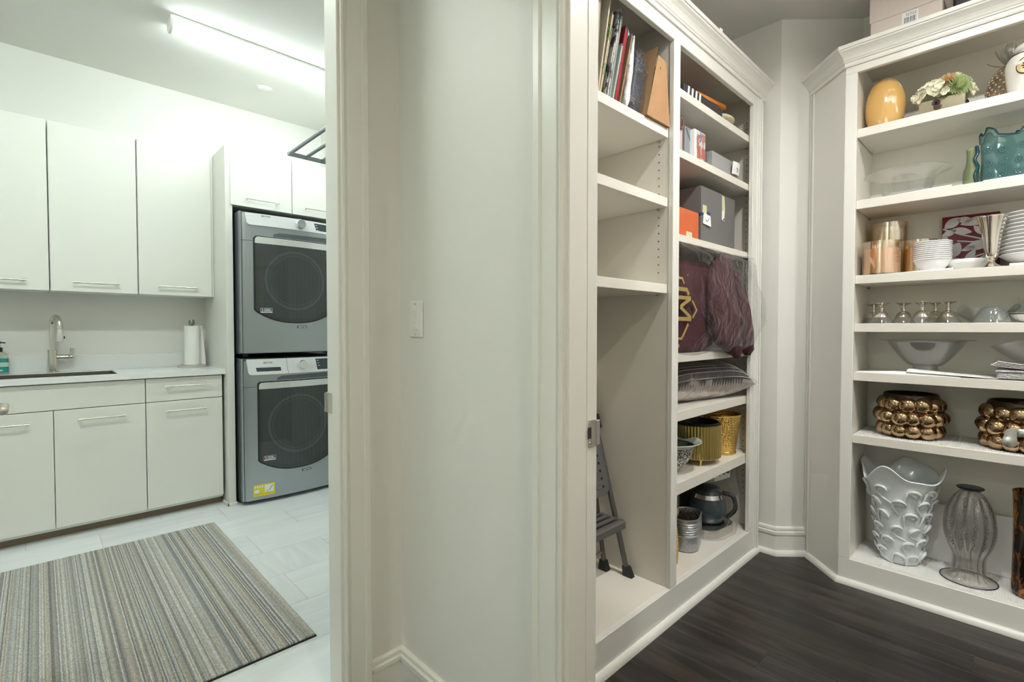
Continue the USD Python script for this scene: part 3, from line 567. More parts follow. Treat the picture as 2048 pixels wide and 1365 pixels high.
# ================================================================ WASHER AND DRYER
MW, MX, MYF, MYB = 0.686, 0.968, 3.606, 4.235
def bulge(x): u = 2 * x / MW - 1; return -0.030 * (1 - u * u)
def onface(poly, off, th, y_in=0.0, step=0.03):
    """flat drawing in (x, z) wrapped onto the bowed front: off = how far proud, th = thickness behind that"""
    out = []; x0, _, x1, _ = poly.bounds; n = max(1, int(math.ceil((x1 - x0) / step)))
    for a, b in zip(np.linspace(x0, x1, n + 1)[:-1], np.linspace(x0, x1, n + 1)[1:]):
        p = poly.intersection(sbox(a, -9, b, 9))
        for g in getattr(p, 'geoms', [p]):
            if g.geom_type == 'Polygon' and g.area > 1e-9:
                m = ext(g, th); v = m.vertices; m.vertices = np.column_stack([v[:, 0], bulge(v[:, 0]) - off + th - v[:, 2], v[:, 1]]); out.append(m)
    m = cat_(out); m.fix_normals(); return m
def text_on(parent, txt, h, x, z, off, material, bold=False, name='lettering', slope=0.0):
    m = meshkit.text_mesh(txt, h, 0.0006, bold); v = m.vertices.copy(); m.vertices = np.column_stack([v[:, 0] + x, bulge(v[:, 0] + x) - off - v[:, 2], v[:, 1] + z]); m.fix_normals()
    return part(parent, name, m, material)
plan = Polygon([(0.004, 0.02), (0.018, bulge(0.018) + 0.004)] + [(x, bulge(x)) for x in np.linspace(0.035, MW - 0.035, 24)] + [(MW - 0.018, bulge(MW - 0.018) + 0.004), (MW - 0.004, 0.02), (MW - 0.004, 0.04), (0.004, 0.04)])
def machine(name, label, cat, z0, H, washer):
    t = thing(name, label, cat, (MX, MYF, z0))
    part(t, 'cabinet', B(0, MW, 0.036, MYB - MYF, 0.02, H - 0.008, 0.004), 'appliance_side')
    part(t, 'front_panel', tr(ext(plan, H - 0.05), 0, 0, 0.028), 'appliance_metal', smooth=25)
    part(t, 'front_edge', cat_([B(0.001, 0.012, 0.004, 0.05, 0.03, H - 0.012, 0.003)]), 'appliance_metal')
    for fx in (0.05, MW - 0.05): part(t, 'foot', tr(trimesh.creation.cylinder(0.02, 0.022, sections=16), fx, 0.09, 0.0115), 'black_plastic')
    zt, zb = (H - 0.012, H - 0.118) if washer else (H - 0.022, H - 0.100)
    skew = 0.018
    pan = Polygon([(0.026, zt), (MW - 0.026, zt), (MW - 0.026 - skew, zb), (0.026 + skew + 0.008, zb), (0.026 + skew - 0.004, zb + 0.010)]).buffer(-0.005).buffer(0.005)
    cp = part(t, 'control_panel', onface(pan, 0.012, 0.014), 'appliance_silver', 'bright silver control panel', smooth=25)
    if washer:
        part(cp, 'drawer_seam', onface(Polygon([(0.272, zt - 0.001), (0.274, zt - 0.001), (0.288, zb + 0.002), (0.286, zb + 0.002)]), 0.0124, 0.0006), 'label_ink')
        part(cp, 'drawer_slot', onface(Polygon([(0.082, zb + 0.048), (0.236, zb + 0.048), (0.241, zb + 0.022), (0.088, zb + 0.022)]), 0.0128, 0.001), 'display_black')
    kx, kz = 0.378, (zt + zb) / 2 + 0.004
    knob = lathe([(0, 0.034), (0.028, 0.034), (0.031, 0.030), (0.034, 0.008), (0.037, 0.004), (0.037, 0.0), (0, 0)][::-1], 32)
    part(cp, 'dial', tr(rot(knob, 90, (1, 0, 0)), kx, bulge(kx) - 0.012, kz), 'chrome', 'round chrome dial', smooth=30)
    part(cp, 'display', onface(Polygon([(0.478, zt - 0.012), (0.64, zt - 0.012), (0.628, zb + 0.016), (0.494, zb + 0.016)]), 0.0126, 0.001), 'display_black', 'dark display window')
    marks = [B(0.487 + 0.006 * k, 0.500 + 0.006 * k, 0, 0.0006, zt - 0.026 - 0.018 * k, zt - 0.022 - 0.018 * k, 0) for k in range(3)]
    part(cp, 'display_mark', cat_([tr(m, 0, bulge(0.5) - 0.0134, 0) for m in marks]), 'label_white')
    ticks = [B(x, x + 0.028, 0, 0.0005, kz - 0.036 + 0.0135 * k, kz - 0.0345 + 0.0135 * k, 0) for k in range(6) for x in (0.30 + abs(k - 2.5) * 0.002, 0.432 - abs(k - 2.5) * 0.002)]
    if washer: part(cp, 'cycle_mark', cat_([tr(m, 0, bulge(0.37) - 0.0128, 0) for m in ticks]), 'satin_nickel', kind='stuff')
    text_on(cp, 'MAYTAG', 0.0095, 0.128 if washer else 0.125, zt - 0.030 if washer else zt - 0.018, 0.0122, 'label_ink', True)
    # door
    dz1, dz0 = (0.832, 0.205) if washer else (0.815, 0.230)
    xs0, xs1 = (0.092, MW - 0.060) if washer else (0.078, MW - 0.066)
    def dpoly(g):
        x0, x1, zt2 = xs0 + g, xs1 - g, dz1 - g; c = (x0 + x1) / 2
        arc = [(x, dz0 + g + 0.085 * abs((x - c) / (x1 - x0) * 2) ** 2.4) for x in np.linspace(x0, x1, 25)]
        return Polygon([(x0, zt2), (x1, zt2)] + arc[::-1]).buffer(-0.022).buffer(0.022)
    dd = part(t, 'door', onface(dpoly(0.0).difference(dpoly(0.030)), 0.008, 0.010), 'black_plastic', 'black door frame', smooth=25)
    part(dd, 'door_back', onface(dpoly(0.030), 0.0015, 0.003), 'drum_dark')
    ringc = ((xs0 + xs1) / 2, (dz0 + dz1) / 2 + 0.005)
    for r1, r0, o2 in ((0.205, 0.190, 0.0045), (0.176, 0.172, 0.0035)):
        part(dd, 'porthole_ring', onface(Point(ringc).buffer(r1, quad_segs=24).difference(Point(ringc).buffer(r0, quad_segs=24)), o2, 0.003), 'drum_ring')
    part(dd, 'glass_panel', onface(dpoly(0.008), 0.0125, 0.003), 'door_glass', 'dark tinted door glass', smooth=25)
    strip = dpoly(0.006).intersection(sbox(0, dz1 - 0.050, 1, 2))
    part(dd, 'door_handle', onface(strip, 0.017, 0.008), 'chrome', 'shiny metal pull strip along the door top', smooth=25)
    part(t, 'handle_recess', onface(Polygon([(xs0 + 0.09, dz1 + 0.006), (xs1 - 0.0, dz1 + 0.006), (xs1 - 0.03, dz1 + 0.040), (xs0 + 0.16, dz1 + 0.034)]).buffer(-0.008).buffer(0.008), 0.0012, 0.001), 'appliance_side')
    part(t, 'front_seam', onface(sbox(0.006, dz1 - 0.036, xs0 - 0.004, dz1 - 0.033), 0.0006, 0.001), 'label_ink')
    # badge and stickers
    bx, bz = 0.378 if washer else 0.355, dz0 - 0.033
    bd = part(t, 'badge', onface(sbox(bx, bz, bx + 0.066, bz + 0.016), 0.0016, 0.001), 'label_ink', 'small dark brand badge')
    text_on(bd, 'MAYTAG', 0.0088, bx + 0.008, bz + 0.0036, 0.0018, 'label_white', True)
    sx, sz = (0.124, 0.292) if washer else (0.114, 0.300)
    st = part(t, 'warranty_sticker', onface(sbox(sx, sz, sx + 0.074, sz + 0.0055).union(sbox(sx, sz + 0.030, sx + 0.074, sz + 0.0315)).union(sbox(sx, sz, sx + 0.0015, sz + 0.0315)).union(sbox(sx + 0.0725, sz, sx + 0.074, sz + 0.0315)), 0.0132, 0.0006), 'label_white', 'small white outlined sticker reading 10 YEAR')
    text_on(st, '10', 0.0165, sx + 0.005, sz + 0.0095, 0.0132, 'label_white', True); text_on(st, 'YEAR', 0.0078, sx + 0.033, sz + 0.0185, 0.0132, 'label_white', True)
    part(st, 'fine_print', cat_([onface(sbox(sx + 0.033, sz + 0.0095 + 0.004 * k, sx + 0.069, sz + 0.0115 + 0.004 * k), 0.0132, 0.0006) for k in range(2)]), 'label_white')
    if washer:
        ys = part(t, 'notice_sticker', onface(sbox(0.062, 0.052, 0.196, 0.132), 0.0014, 0.001), 'label_yellow', 'yellow instruction sticker')
        part(ys, 'white_patch', onface(sbox(0.068, 0.076, 0.096, 0.098).union(sbox(0.130, 0.074, 0.186, 0.124)), 0.0019, 0.0006), 'label_white')
        part(ys, 'printed_mark', cat_([onface(p, 0.0023, 0.0005) for p in (LineString([(0.142, 0.082), (0.162, 0.090)]).buffer(0.0012), LineString([(0.164, 0.092), (0.170, 0.104), (0.178, 0.112)]).buffer(0.0016), Point(0.181, 0.117).buffer(0.002), sbox(0.068, 0.0655, 0.12, 0.0662), sbox(0.134, 0.0655, 0.165, 0.0662))]), 'label_ink')
        part(ys, 'white_line', cat_([onface(sbox(0.067 + 0.0145 * k, 0.108, 0.078 + 0.0145 * k, 0.122), 0.0019, 0.0005) for k in range(4)] + [onface(sbox(0.099, 0.098 - 0.005 * k, 0.121, 0.0995 - 0.005 * k), 0.0019, 0.0005) for k in range(2)]), 'label_white')
    return t
machine('washing_machine', 'grey front-loading washing machine with a yellow sticker, under the dryer', 'washing machine', 0.0, 0.998, True)
machine('dryer', 'grey front-loading dryer stacked on top of the washing machine', 'dryer', 1.000, 0.985, False)

# ================================================================ THINGS ON THE RIGHT BOOKCASE
ORD = ['top', 'second from the top', 'third from the top', 'fourth from the top', 'fifth from the top', 'sixth from the top', 'seventh from the top', 'sixth from the bottom', 'fifth from the bottom', 'fourth from the bottom', 'third from the bottom', 'second from the bottom', 'bottom']
def spread(n): # ordinal words for a stack of n, top first
    up = {1: 'bottom', 2: 'second from the bottom', 3: 'third from the bottom', 4: 'fourth from the bottom', 5: 'fifth from the bottom', 6: 'sixth from the bottom'}
    dn = {0: 'topmost', 1: 'second from the top', 2: 'third from the top', 3: 'fourth from the top', 4: 'fifth from the top', 5: 'sixth from the top', 6: 'seventh from the top'}
    return [dn[i] if i <= n // 2 else up[n - i] for i in range(n)]

# cardboard box with lid on top of the bookcase
pm('box_pinkish', (0.72, 0.635, 0.58), 0.6, var=(30, (0.69, 0.61, 0.555)))
bx = thing('storage_box', 'pale pinkish beige lidded box with a barcode label on top of the bookcase', 'box', (2.712, 0.390, 2.4765))
part(bx, 'body', B(0.004, 0.26, -0.125, 0.119, 0, 0.12), 'box_pinkish'); part(bx, 'lid', B(0, 0.264, -0.129, 0.123, 0.080, 0.235), 'box_pinkish')
lab = part(bx, 'barcode_label', B(0.0030, 0.0042, -0.048, 0.008, 0.016, 0.074, 0), 'label_white', 'white barcode label')
part(lab, 'bar', cat_([B(0.0024, 0.0031, -0.040 + 0.0034 * k, -0.040 + 0.0034 * k + (0.0008, 0.0014, 0.002)[k * 7 % 3], 0.026, 0.052, 0) for k in range(12)]), 'label_ink', kind='stuff')
part(lab, 'printed_line', cat_([B(0.0024, 0.0031, -0.040 + 0.006 * (k % 6), -0.0365 + 0.006 * (k % 6), 0.058 + 0.007 * (k // 6), 0.0605 + 0.007 * (k // 6), 0) for k in range(12)]), 'label_ink', kind='stuff')
pm('dark_leather', (0.03, 0.02, 0.03), 0.5)
solo('dark_case', 'dark case just visible beside the pinkish box on top of the bookcase', 'case', B(0, 0.12, -0.2, 0, 0, 0.11, 0.01), 'dark_leather', (2.74, 0.235, 2.4525))
solo('paper_tag', 'small white folded card standing on the left bookcase crown', 'card', hull([(0, 0, 0), (0.03, 0, 0), (0.002, 0.0, 0.022), (0.03, 0.0, 0.026), (0, 0.02, 0), (0.03, 0.02, 0)]), 'paper_white', (2.155, 0.945, 2.4765))

# egg, flowers, pineapple, jar on the top shelf
eg = curve([(0, 0), (0.035, 0.0), (0.062, 0.03), (0.0755, 0.09), (0.072, 0.155), (0.052, 0.212), (0.025, 0.238), (0, 0.2445)], 6); eg[:, 0] = np.maximum(eg[:, 0], 0); eg[0, 0] = eg[-1, 0] = 0
solo('egg_vase', 'amber yellow marbled egg ornament at the left end of the top shelf', 'ornament', lathe(eg, 48), 'egg_glaze', (2.850, 0.473, R['s1']), smooth=True)

pm('petal_cream', (0.90, 0.88, 0.70), 0.7); pm('petal_green', (0.66, 0.76, 0.40), 0.65); pm('petal_orange', (0.86, 0.58, 0.32), 0.65); pm('leaf_dark', (0.05, 0.14, 0.06), 0.5); pm('petal_plum', (0.16, 0.10, 0.12), 0.6); pm('petal_lime', (0.76, 0.80, 0.50), 0.7)
def petal(w, l, cup, n=5):
    """one cupped petal growing along +x from the origin"""
    m = sheet(0, l, -1, 1, lambda u, v: cup * (u ** 2) + 0.25 * w * ((2 * v - 1) ** 2), 0.0006, n)
    v = m.vertices; u = v[:, 0] / l; v[:, 1] *= w * np.sqrt(np.clip(np.sin(np.pi * (0.08 + 0.86 * u)), 0.02, 1)); m.vertices = v; return m
def bloom(n, w, l, cup, tilt, rings=1):
    ms = []
    for r in range(rings):
        for k in range(n):
            p = rot(petal(w, l * (1 - 0.22 * r), cup), -(tilt + 22 * r), (0, 1, 0)); ms.append(rot(p, 360 * k / n + 31 * r, (0, 0, 1)))
    return cat_(ms)
def pom(n, w, l, r0, spread_=0.05):
    ms = []
    for k in range(n):
        zz = 1 - (k + 0.5) / n * 1.15; rr_ = math.sqrt(max(0, 1 - zz * zz)); a_ = 2.39996 * k; d_ = np.array((rr_ * math.cos(a_), rr_ * math.sin(a_), zz))
        q = petal(w, l, l * 0.22); q = rot(q, -90, (0, 1, 0)); q = tr(q, 0, 0, r0); q = rot(q, math.degrees(a_), (0, 0, 1)); q.apply_transform(trimesh.geometry.align_vectors((0, 0, 1), d_)); ms.append(q)
    return cat_(ms)
def aim(m, d):
    d = np.array(d, float); d /= np.linalg.norm(d); m = m.copy(); m.apply_transform(trimesh.geometry.align_vectors((0, 0, 1), d)); return m
fa_ = thing('flower_arrangement', 'cream and green artificial flowers in a mirrored square pot on the top shelf', 'flowers', (2.845, 0.270, R['s1']))
pm('mirror_pot', (0.72, 0.66, 0.50), 0.1, 0.9)
part(fa_, 'pot', cat_([B(-0.045, 0.045, -0.075, 0.075, 0, 0.006), B(-0.045, -0.041, -0.075, 0.075, 0.004, 0.075), B(0.041, 0.045, -0.075, 0.075, 0.004, 0.075), B(-0.042, 0.042, 0.071, 0.075, 0.004, 0.075), B(-0.042, 0.042, -0.075, -0.071, 0.004, 0.075)]), 'mirror_pot')
part(fa_, 'foam', B(-0.041, 0.041, -0.071, 0.071, 0.006, 0.078, 0.004), 'leaf_dark')
rf = np.random.default_rng(3)
spots = []
for k in range(120):
    a, e = rf.uniform(0, 2 * math.pi), math.asin(rf.uniform(-0.12, 1.0)); d = np.array((math.cos(a) * math.cos(e), math.sin(a) * math.cos(e), math.sin(e)))
    p = np.array((0, 0, 0.088)) + d * (0.066, 0.090, 0.066); spots.append((p, d))
for p, d in spots:
    if d @ np.array((-0.70, -0.55, 0.45)) > 0.86: continue
    part(fa_, 'blossom', tr(aim(bloom(4, 0.0115, 0.0190, 0.0035, 10), d + rf.normal(0, 0.30, 3)), *(p + d * rf.uniform(-0.006, 0.010))), 'petal_cream', smooth=True)
part(fa_, 'green_mum', tr(aim(pom(170, 0.0042, 0.024, 0.022), (-0.75, -0.45, 0.45)), -0.030, -0.050, 0.108), 'petal_green', 'spiky green bloom', smooth=True)
part(fa_, 'orange_bloom', tr(aim(pom(80, 0.0038, 0.022, 0.010), (-0.55, -0.1, 0.8)), -0.030, -0.018, 0.142), 'petal_orange', 'soft orange bloom', smooth=True)
part(fa_, 'lime_bloom', tr(aim(pom(60, 0.0075, 0.030, 0.012), (-0.1, -0.3, 1)), 0.004, -0.034, 0.140), 'petal_lime', 'pale lime bloom', smooth=True)
part(fa_, 'plum_bloom', tr(aim(bloom(10, 0.006, 0.02, 0.005, 30, 2), (-1, 0, -0.1)), -0.058, 0.015, 0.05), 'petal_plum', 'dark plum bloom', smooth=True)
for k in range(14):
    a = rf.uniform(0, 2 * math.pi); part(fa_, 'leaf', tr(aim(bloom(1, 0.014, 0.045, -0.006, 4), (math.cos(a) * 0.4, math.sin(a) * 0.4, 1)), 0.045 * math.cos(a), 0.07 * math.sin(a), 0.070), 'leaf_dark', smooth=True)
pg = thing('pineapple_ornament', 'smoky glass pineapple ornament with clear leaves behind the white jar', 'ornament', (2.920, 0.070, R['s1']))
glass('pine_glass', (0.80, 0.72, 0.60), (0.42, 0.35, 0.26), 0.12, haze=0.12, hcol=(0.5, 0.42, 0.32))
pb = lathe(curve([(0, 0), (0.04, 0), (0.062, 0.03), (0.068, 0.075), (0.058, 0.125), (0.034, 0.165), (0.018, 0.175), (0, 0.176)], 6), 48); part(pg, 'body', pb, 'pine_glass', smooth=True)
kn = []
for i in range(10):
    z = 0.02 + 0.0145 * i; r = np.interp(z, [0, 0.03, 0.075, 0.125, 0.165], [0.045, 0.062, 0.068, 0.058, 0.034])
    for k in range(16): a = (k + 0.5 * (i % 2)) * math.pi / 8; kn.append(tr(trimesh.creation.icosphere(1, 0.0058), r * math.cos(a), r * math.sin(a), z))
pm('pine_knob', (0.72, 0.62, 0.52), 0.15, 0.9); part(pg, 'knob', cat_(kn), 'pine_knob', kind='stuff', smooth=True)
glass('leaf_glass', (0.90, 0.91, 0.89), (0.45, 0.46, 0.42), 0.05, haze=0.25, hcol=(0.6, 0.6, 0.56), base=0.1)
for k in range(13):
    a = 2.39996 * k; t_ = 0.35 + 0.05 * k; part(pg, 'leaf', tr(rot(rot(petal(0.010, 0.066, 0.02), -max(15, 80 - 6 * k), (0, 1, 0)), math.degrees(a), (0, 0, 1)), 0.012 * math.cos(a), 0.012 * math.sin(a), 0.172 + 0.002 * (13 - k)), 'leaf_glass', smooth=True)
jr = thing('ginger_jar', 'glossy white jar with a round gold flower emblem, right end of the top shelf', 'jar', (2.812, 0.010, R['s1']))
part(jr, 'body', lathe(curve([(0, 0), (0.05, 0), (0.060, 0.02), (0.069, 0.09), (0.070, 0.125), (0.058, 0.155), (0.040, 0.168), (0.037, 0.172)], 5), 48), 'jar_white', smooth=True)
part(jr, 'lid', tr(lathe(curve([(0.037, 0), (0.044, 0.004), (0.044, 0.018), (0.030, 0.030), (0.012, 0.034), (0, 0.035)], 4), 40), 0, 0, 0.172), 'jar_white', smooth=True)
part(jr, 'rim_line', lathe([(0.0590, 0.1535), (0.0605, 0.1545), (0.0595, 0.157), (0.058, 0.156)], 48), 'dark_bronze')
def on_cyl(poly, r, cz, th=0.001, a0=math.pi):   # flat drawing wrapped on a cylinder, facing the direction a0
    out = []; x0, _, x1, _ = poly.bounds; n = max(2, int((x1 - x0) / 0.008))
    for a, b in zip(np.linspace(x0, x1, n + 1)[:-1], np.linspace(x0, x1, n + 1)[1:]):
        for g in getattr(poly.intersection(sbox(a, -9, b, 9)), 'geoms', [poly.intersection(sbox(a, -9, b, 9))]):
            if g.geom_type == 'Polygon' and g.area > 1e-10:
                m = ext(g, th); v = m.vertices; an = a0 + v[:, 0] / r; rr = r + v[:, 2] - th * 0.3; m.vertices = np.column_stack([rr * np.cos(an), rr * np.sin(an), v[:, 1] + cz]); out.append(m)
    m = cat_(out); m.fix_normals(); return m
em0 = math.pi - 0.12; pm('emblem_gold', (0.80, 0.62, 0.34), 0.35, 0.35)
emb = part(jr, 'emblem', on_cyl(Point(0, 0).buffer(0.0285), 0.0695, 0.098, 0.0016, em0), 'emblem_gold', 'round gold emblem')
part(emb, 'emblem_ring', on_cyl(Point(0, 0).buffer(0.0315).difference(Point(0, 0).buffer(0.0285)), 0.0695, 0.098, 0.0016, em0), 'dark_bronze')
part(emb, 'emblem_flower', on_cyl(shapely.union_all([affinity.rotate(affinity.scale(Point(0.0095, 0).buffer(0.006), 1.0, 0.42), 45 * k, origin=(0, 0)) for k in range(8)] + [Point(0, 0).buffer(0.003)]), 0.0697, 0.098, 0.0022, em0), 'dark_bronze')

# second shelf: wide glass bowl on paper, sea-green vases
def glass_bowl(prof, th=0.003):
    p = curve(prof, 6); d = np.gradient(p, axis=0); nrm = np.column_stack([-d[:, 1], d[:, 0]]); nrm /= np.linalg.norm(nrm, axis=1, keepdims=True) + 1e-9
    q = p + nrm * th; q[:, 0] = np.maximum(q[:, 0], 0); p[0, 0] = q[0, 0] = 0
    return lathe(np.vstack([p, q[::-1]]), 56)
def paper(label, x0, x1, y0, y1, z, fn, rz=0, th=0.0012, m='paper_white'):
    c = ((x0 + x1) / 2, (y0 + y1) / 2)
    return solo('paper_sheet', label, 'paper', sheet(x0 - c[0], x1 - c[0], y0 - c[1], y1 - c[1], fn, th, 12), m, (*c, z + th + 0.0004), rz)
wave = lambda a, b, ph=0.0: (lambda u, v: a * (0.5 + 0.5 * np.sin(b * v + ph)) * (1 - u) )
paper('white paper sheet under the wide glass bowl on the second shelf', 2.7235, 2.99, 0.226, 0.540, R['s2'], lambda u, v: 0.0105 * np.clip(u * 14, 0, 1) * np.clip(1.15 - v, 0.05, 1))
solo('glass_bowl', 'wide shallow clear glass bowl with flared rim on the second shelf', 'bowl', glass_bowl([(0, 0.0), (0.055, 0.0), (0.082, 0.004), (0.092, 0.03), (0.104, 0.072), (0.128, 0.096), (0.158, 0.108)]), 'clear_glass', (2.866, 0.392, R['s2'] + 0.012), smooth=True)
def teal_vase(name, label, loc, w, d, h, material, seed):
    """flat-sided blown vase: torn wavy rim and raised prunts"""
    n, rows = 64, 26; a = np.arange(n) * 2 * np.pi / n; rr = np.random.default_rng(seed)
    e = 0.55; cx, sy = np.sign(np.cos(a)) * np.abs(np.cos(a)) ** e, np.sign(np.sin(a)) * np.abs(np.sin(a)) ** e
    rim = 1.0 + 0.07 * np.sin(3 * a + 0.6) + 0.055 * np.tanh(3.5 * np.sin(6 * a + seed)); V = []
    def ring(f, inset):
        zz = f * h * (1 + (rim - 1) * f ** 3); flare = 1 + 0.16 * np.clip(f - 0.8, 0, 1) * 5 * (0.6 + 0.4 * np.sin(5 * a)) * 0.5 + 0.02 * np.sin(9 * f + 4 * a)
        return np.column_stack([(d / 2 * flare - inset) * cx, (w / 2 * flare - inset) * sy, zz + inset * (f < 0.01)])
    P = [ring(f, 0) for f in np.linspace(0, 1, rows)] + [ring(f, 0.004) for f in np.linspace(1, 0.01, rows)]
    V = np.vstack(P + [[(0, 0, 0)], [(0, 0, 0.006)]]); f = []; m = len(P)
    for i in range(m - 1):
        for j in range(n):
            k = (j + 1) % n; f += [(i * n + j, i * n + k, (i + 1) * n + k), (i * n + j, (i + 1) * n + k, (i + 1) * n + j)]
    for j in range(n): k = (j + 1) % n; f += [(m * n, k, j), (m * n + 1, (m - 1) * n + j, (m - 1) * n + k)]
    t = thing(name, label, 'vase', loc); part(t, 'body', trimesh.Trimesh(V, f, process=False), material, smooth=True)
    lipm = tube(np.vstack([ring(1, 0.002), ring(1, 0.002)[:1]]), 0.0032, 8); part(t, 'rim', lipm, 'teal_rim', 'darker torn rim', smooth=True)
    for k in range(9):
        y, z = (k % 3 - 1) * w * 0.30 + rr.uniform(-0.008, 0.008), h * (0.16 + 0.24 * (k // 3)) + rr.uniform(-0.006, 0.006)
        ring_ = trimesh.creation.torus(0.0105, 0.0042, major_sections=20, minor_sections=8); ring_ = rot(ring_, 90, (0, 1, 0))
        part(t, 'swirl', tr(cat_([ring_, sc(trimesh.creation.icosphere(1, 0.006), 0.5, 1, 1)]), -d / 2 - 0.001, y, z), material, smooth=True)
    return t
pm('teal_rim', (0.01, 0.06, 0.075), 0.08)
paper('white paper sheet under the teal glass vase', 2.7235, 3.0, -0.18, 0.132, R['s2'], lambda u, v: 0.0075 * np.clip(u * 14, 0, 1) + 0 * v)
teal_vase('teal_vase', 'teal blown glass vase with a torn rim and raised swirls, second shelf', (2.862, 0.072, R['s2'] + 0.009), 0.150, 0.085, 0.205, 'teal_glass', 4)
gv = thing('green_bottle', 'pale green glass bottle vase with a twisted teal handle beside the teal vase', 'vase', (2.862, 0.176, R['s2']))
part(gv, 'body', lathe(np.vstack([curve([(0.0, 0), (0.022, 0), (0.026, 0.02), (0.026, 0.075), (0.018, 0.105), (0.015, 0.14), (0.0175, 0.172)], 4), [(0.0155, 0.172)], curve([(0.0135, 0.14), (0.016, 0.105), (0.024, 0.075), (0.024, 0.02), (0.02, 0.004), (0, 0.004)], 4)]), 36), 'green_glass', smooth=True)
part(gv, 'twist', tube(curve([(-0.016, -0.016, 0.178), (-0.012, -0.020, 0.150), (-0.020, -0.012, 0.12), (-0.012, -0.022, 0.09), (-0.026, -0.014, 0.055), (-0.026, -0.020, 0.02), (-0.034, -0.022, 0.006)], 5), 0.0062, 10), 'teal_rim', smooth=True)
teal_vase('teal_vase', 'second teal glass vase, cut off by the right edge of the photo', (2.88, -0.075, R['s2'] + 0.0005 + 0.009), 0.12, 0.085, 0.19, 'teal_glass', 9)

# third shelf: gold candle holders, white bowls, patterned tray, trumpet vase, white plates
def candle(label, loc, r, h, wax):
    t = thing('candle_holder', label, 'candle holder', loc)
    part(t, 'glass', lathe([(0, 0), (r, 0), (r, h), (r - 0.003, h), (r - 0.003, 0.006), (0, 0.006)], 56), 'gold_glass', smooth=40)
    c = part(t, 'candle', tr(lathe([(0, 0), (r - 0.005, 0), (r - 0.005, wax), (0, wax)], 40), 0, 0, 0.0065), 'wax', 'pale orange wax', smooth=40)
    part(c, 'wick', tr(trimesh.creation.cylinder(0.0012, 0.012, sections=8), 0, 0, wax + 0.012), 'black_plastic')
candle('shiny amber glass candle holder nearest the left end of the third shelf', (2.800, 0.468, R['s3']), 0.073, 0.152, 0.112)
candle('taller amber glass candle holder at the back, left end of the third shelf', (2.945, 0.465, R['s3']), 0.073, 0.255, 0.16)
candle('slim amber glass candle holder between the front candle and the white bowls', (2.880, 0.343, R['s3']), 0.062, 0.152, 0.11)
paper('white paper sheet under the stack of white bowls', 2.7235, 2.92, 0.215, 0.420, R['s3'], lambda u, v: 0.0070 * np.clip(u * 12, 0, 1) * np.clip(1.1 - v, 0.1, 1))
def rim_bowl(r, h, rb):
    return lathe(curve([(0, 0), (rb, 0), (rb + 0.004, 0.003), (rb + (r - rb) * 0.62, h * 0.42), (r - 0.0004, h - 0.002), (r + 0.0022, h - 0.0008), (r + 0.0024, h + 0.0014), (r - 0.0022, h + 0.0014), (rb + (r - rb) * 0.60, h * 0.47), (rb, 0.005), (0, 0.004)], 4), 56)
W = spread(10); first = None; bz = R['s3'] + 0.0085
for i in range(10):
    lab = f'white ceramic bowl, {W[i]} in the nested stack beside the candles'; loc = (2.820, 0.292, bz + 0.0083 * (9 - i))
    if first is None:
        first = thing('white_bowl', lab, 'bowl', loc, group='nested white bowls'); part(first, 'bowl', rim_bowl(0.0645, 0.046, 0.034), 'bowl_white', smooth=True)
    else: dup(first, 'white_bowl', lab, 'bowl', loc, group='nested white bowls')
solo('serving_bowl', 'low round white bowl in front of the red patterned tray', 'bowl', lathe(curve([(0, 0), (0.035, 0), (0.040, 0.003), (0.066, 0.030), (0.069, 0.046), (0.067, 0.047), (0.062, 0.031), (0.036, 0.006), (0, 0.005)], 5), 56), 'bowl_white', (2.862, 0.184, R['s3']), smooth=True)
# patterned square tray leaning at the back
pm('tray_red', (0.17, 0.008, 0.025), 0.35); pm('tray_white', (0.72, 0.69, 0.71), 0.4)
ty = thing('patterned_tray', 'dark red square tray with white leaf pattern leaning against the bookcase back', 'tray', (2.968, 0.180, R['s3'] + 0.001), rz=4)
def lean(m): return rot(m, 9, (0, 1, 0))
part(ty, 'panel', lean(B(0, 0.010, -0.095, 0.095, 0, 0.268, 0.003)), 'tray_red')
def leafshape(cx, cy, l, w, ang): return affinity.translate(affinity.rotate(Polygon([(l * (t - 0.5), w * math.sin(math.pi * t) ** 0.8) for t in np.linspace(0, 1, 14)] + [(l * (t - 0.5), -w * math.sin(math.pi * t) ** 0.8) for t in np.linspace(1, 0, 14)][1:-1]), ang, origin=(0, 0)), cx, cy)
shapes_ = [(0.055, 0.055, 0.085, 0.024, 25), (-0.045, 0.045, 0.10, 0.026, 150), (-0.055, 0.105, 0.085, 0.026, 60), (0.03, 0.125, 0.105, 0.021, 15), (0.062, 0.185, 0.10, 0.026, 70), (-0.03, 0.195, 0.075, 0.016, 165), (0.02, 0.235, 0.11, 0.020, 10), (-0.06, 0.235, 0.07, 0.020, 40), (-0.01, 0.020, 0.12, 0.02, 5), (0.075, 0.105, 0.09, 0.018, 110), (-0.085, 0.155, 0.07, 0.014, 100), (0.0, 0.075, 0.07, 0.014, 60), (-0.07, 0.19, 0.06, 0.014, 30), (0.075, 0.235, 0.07, 0.018, 30), (-0.02, 0.245, 0.06, 0.014, 170), (0.03, 0.19, 0.06, 0.013, 130), (-0.08, 0.07, 0.06, 0.013, 80), (0.08, 0.02, 0.06, 0.014, 150), (-0.005, 0.112, 0.05, 0.011, 20)]
stems = [LineString([(-0.09, 0.21), (-0.03, 0.178), (0.04, 0.15), (0.09, 0.10)]), LineString([(-0.09, 0.015), (-0.02, 0.06), (0.05, 0.085), (0.09, 0.08)]), LineString([(-0.04, 0.15), (0.01, 0.14), (0.05, 0.148)])]
clip = sbox(-0.0945, 0.001, 0.0945, 0.267)
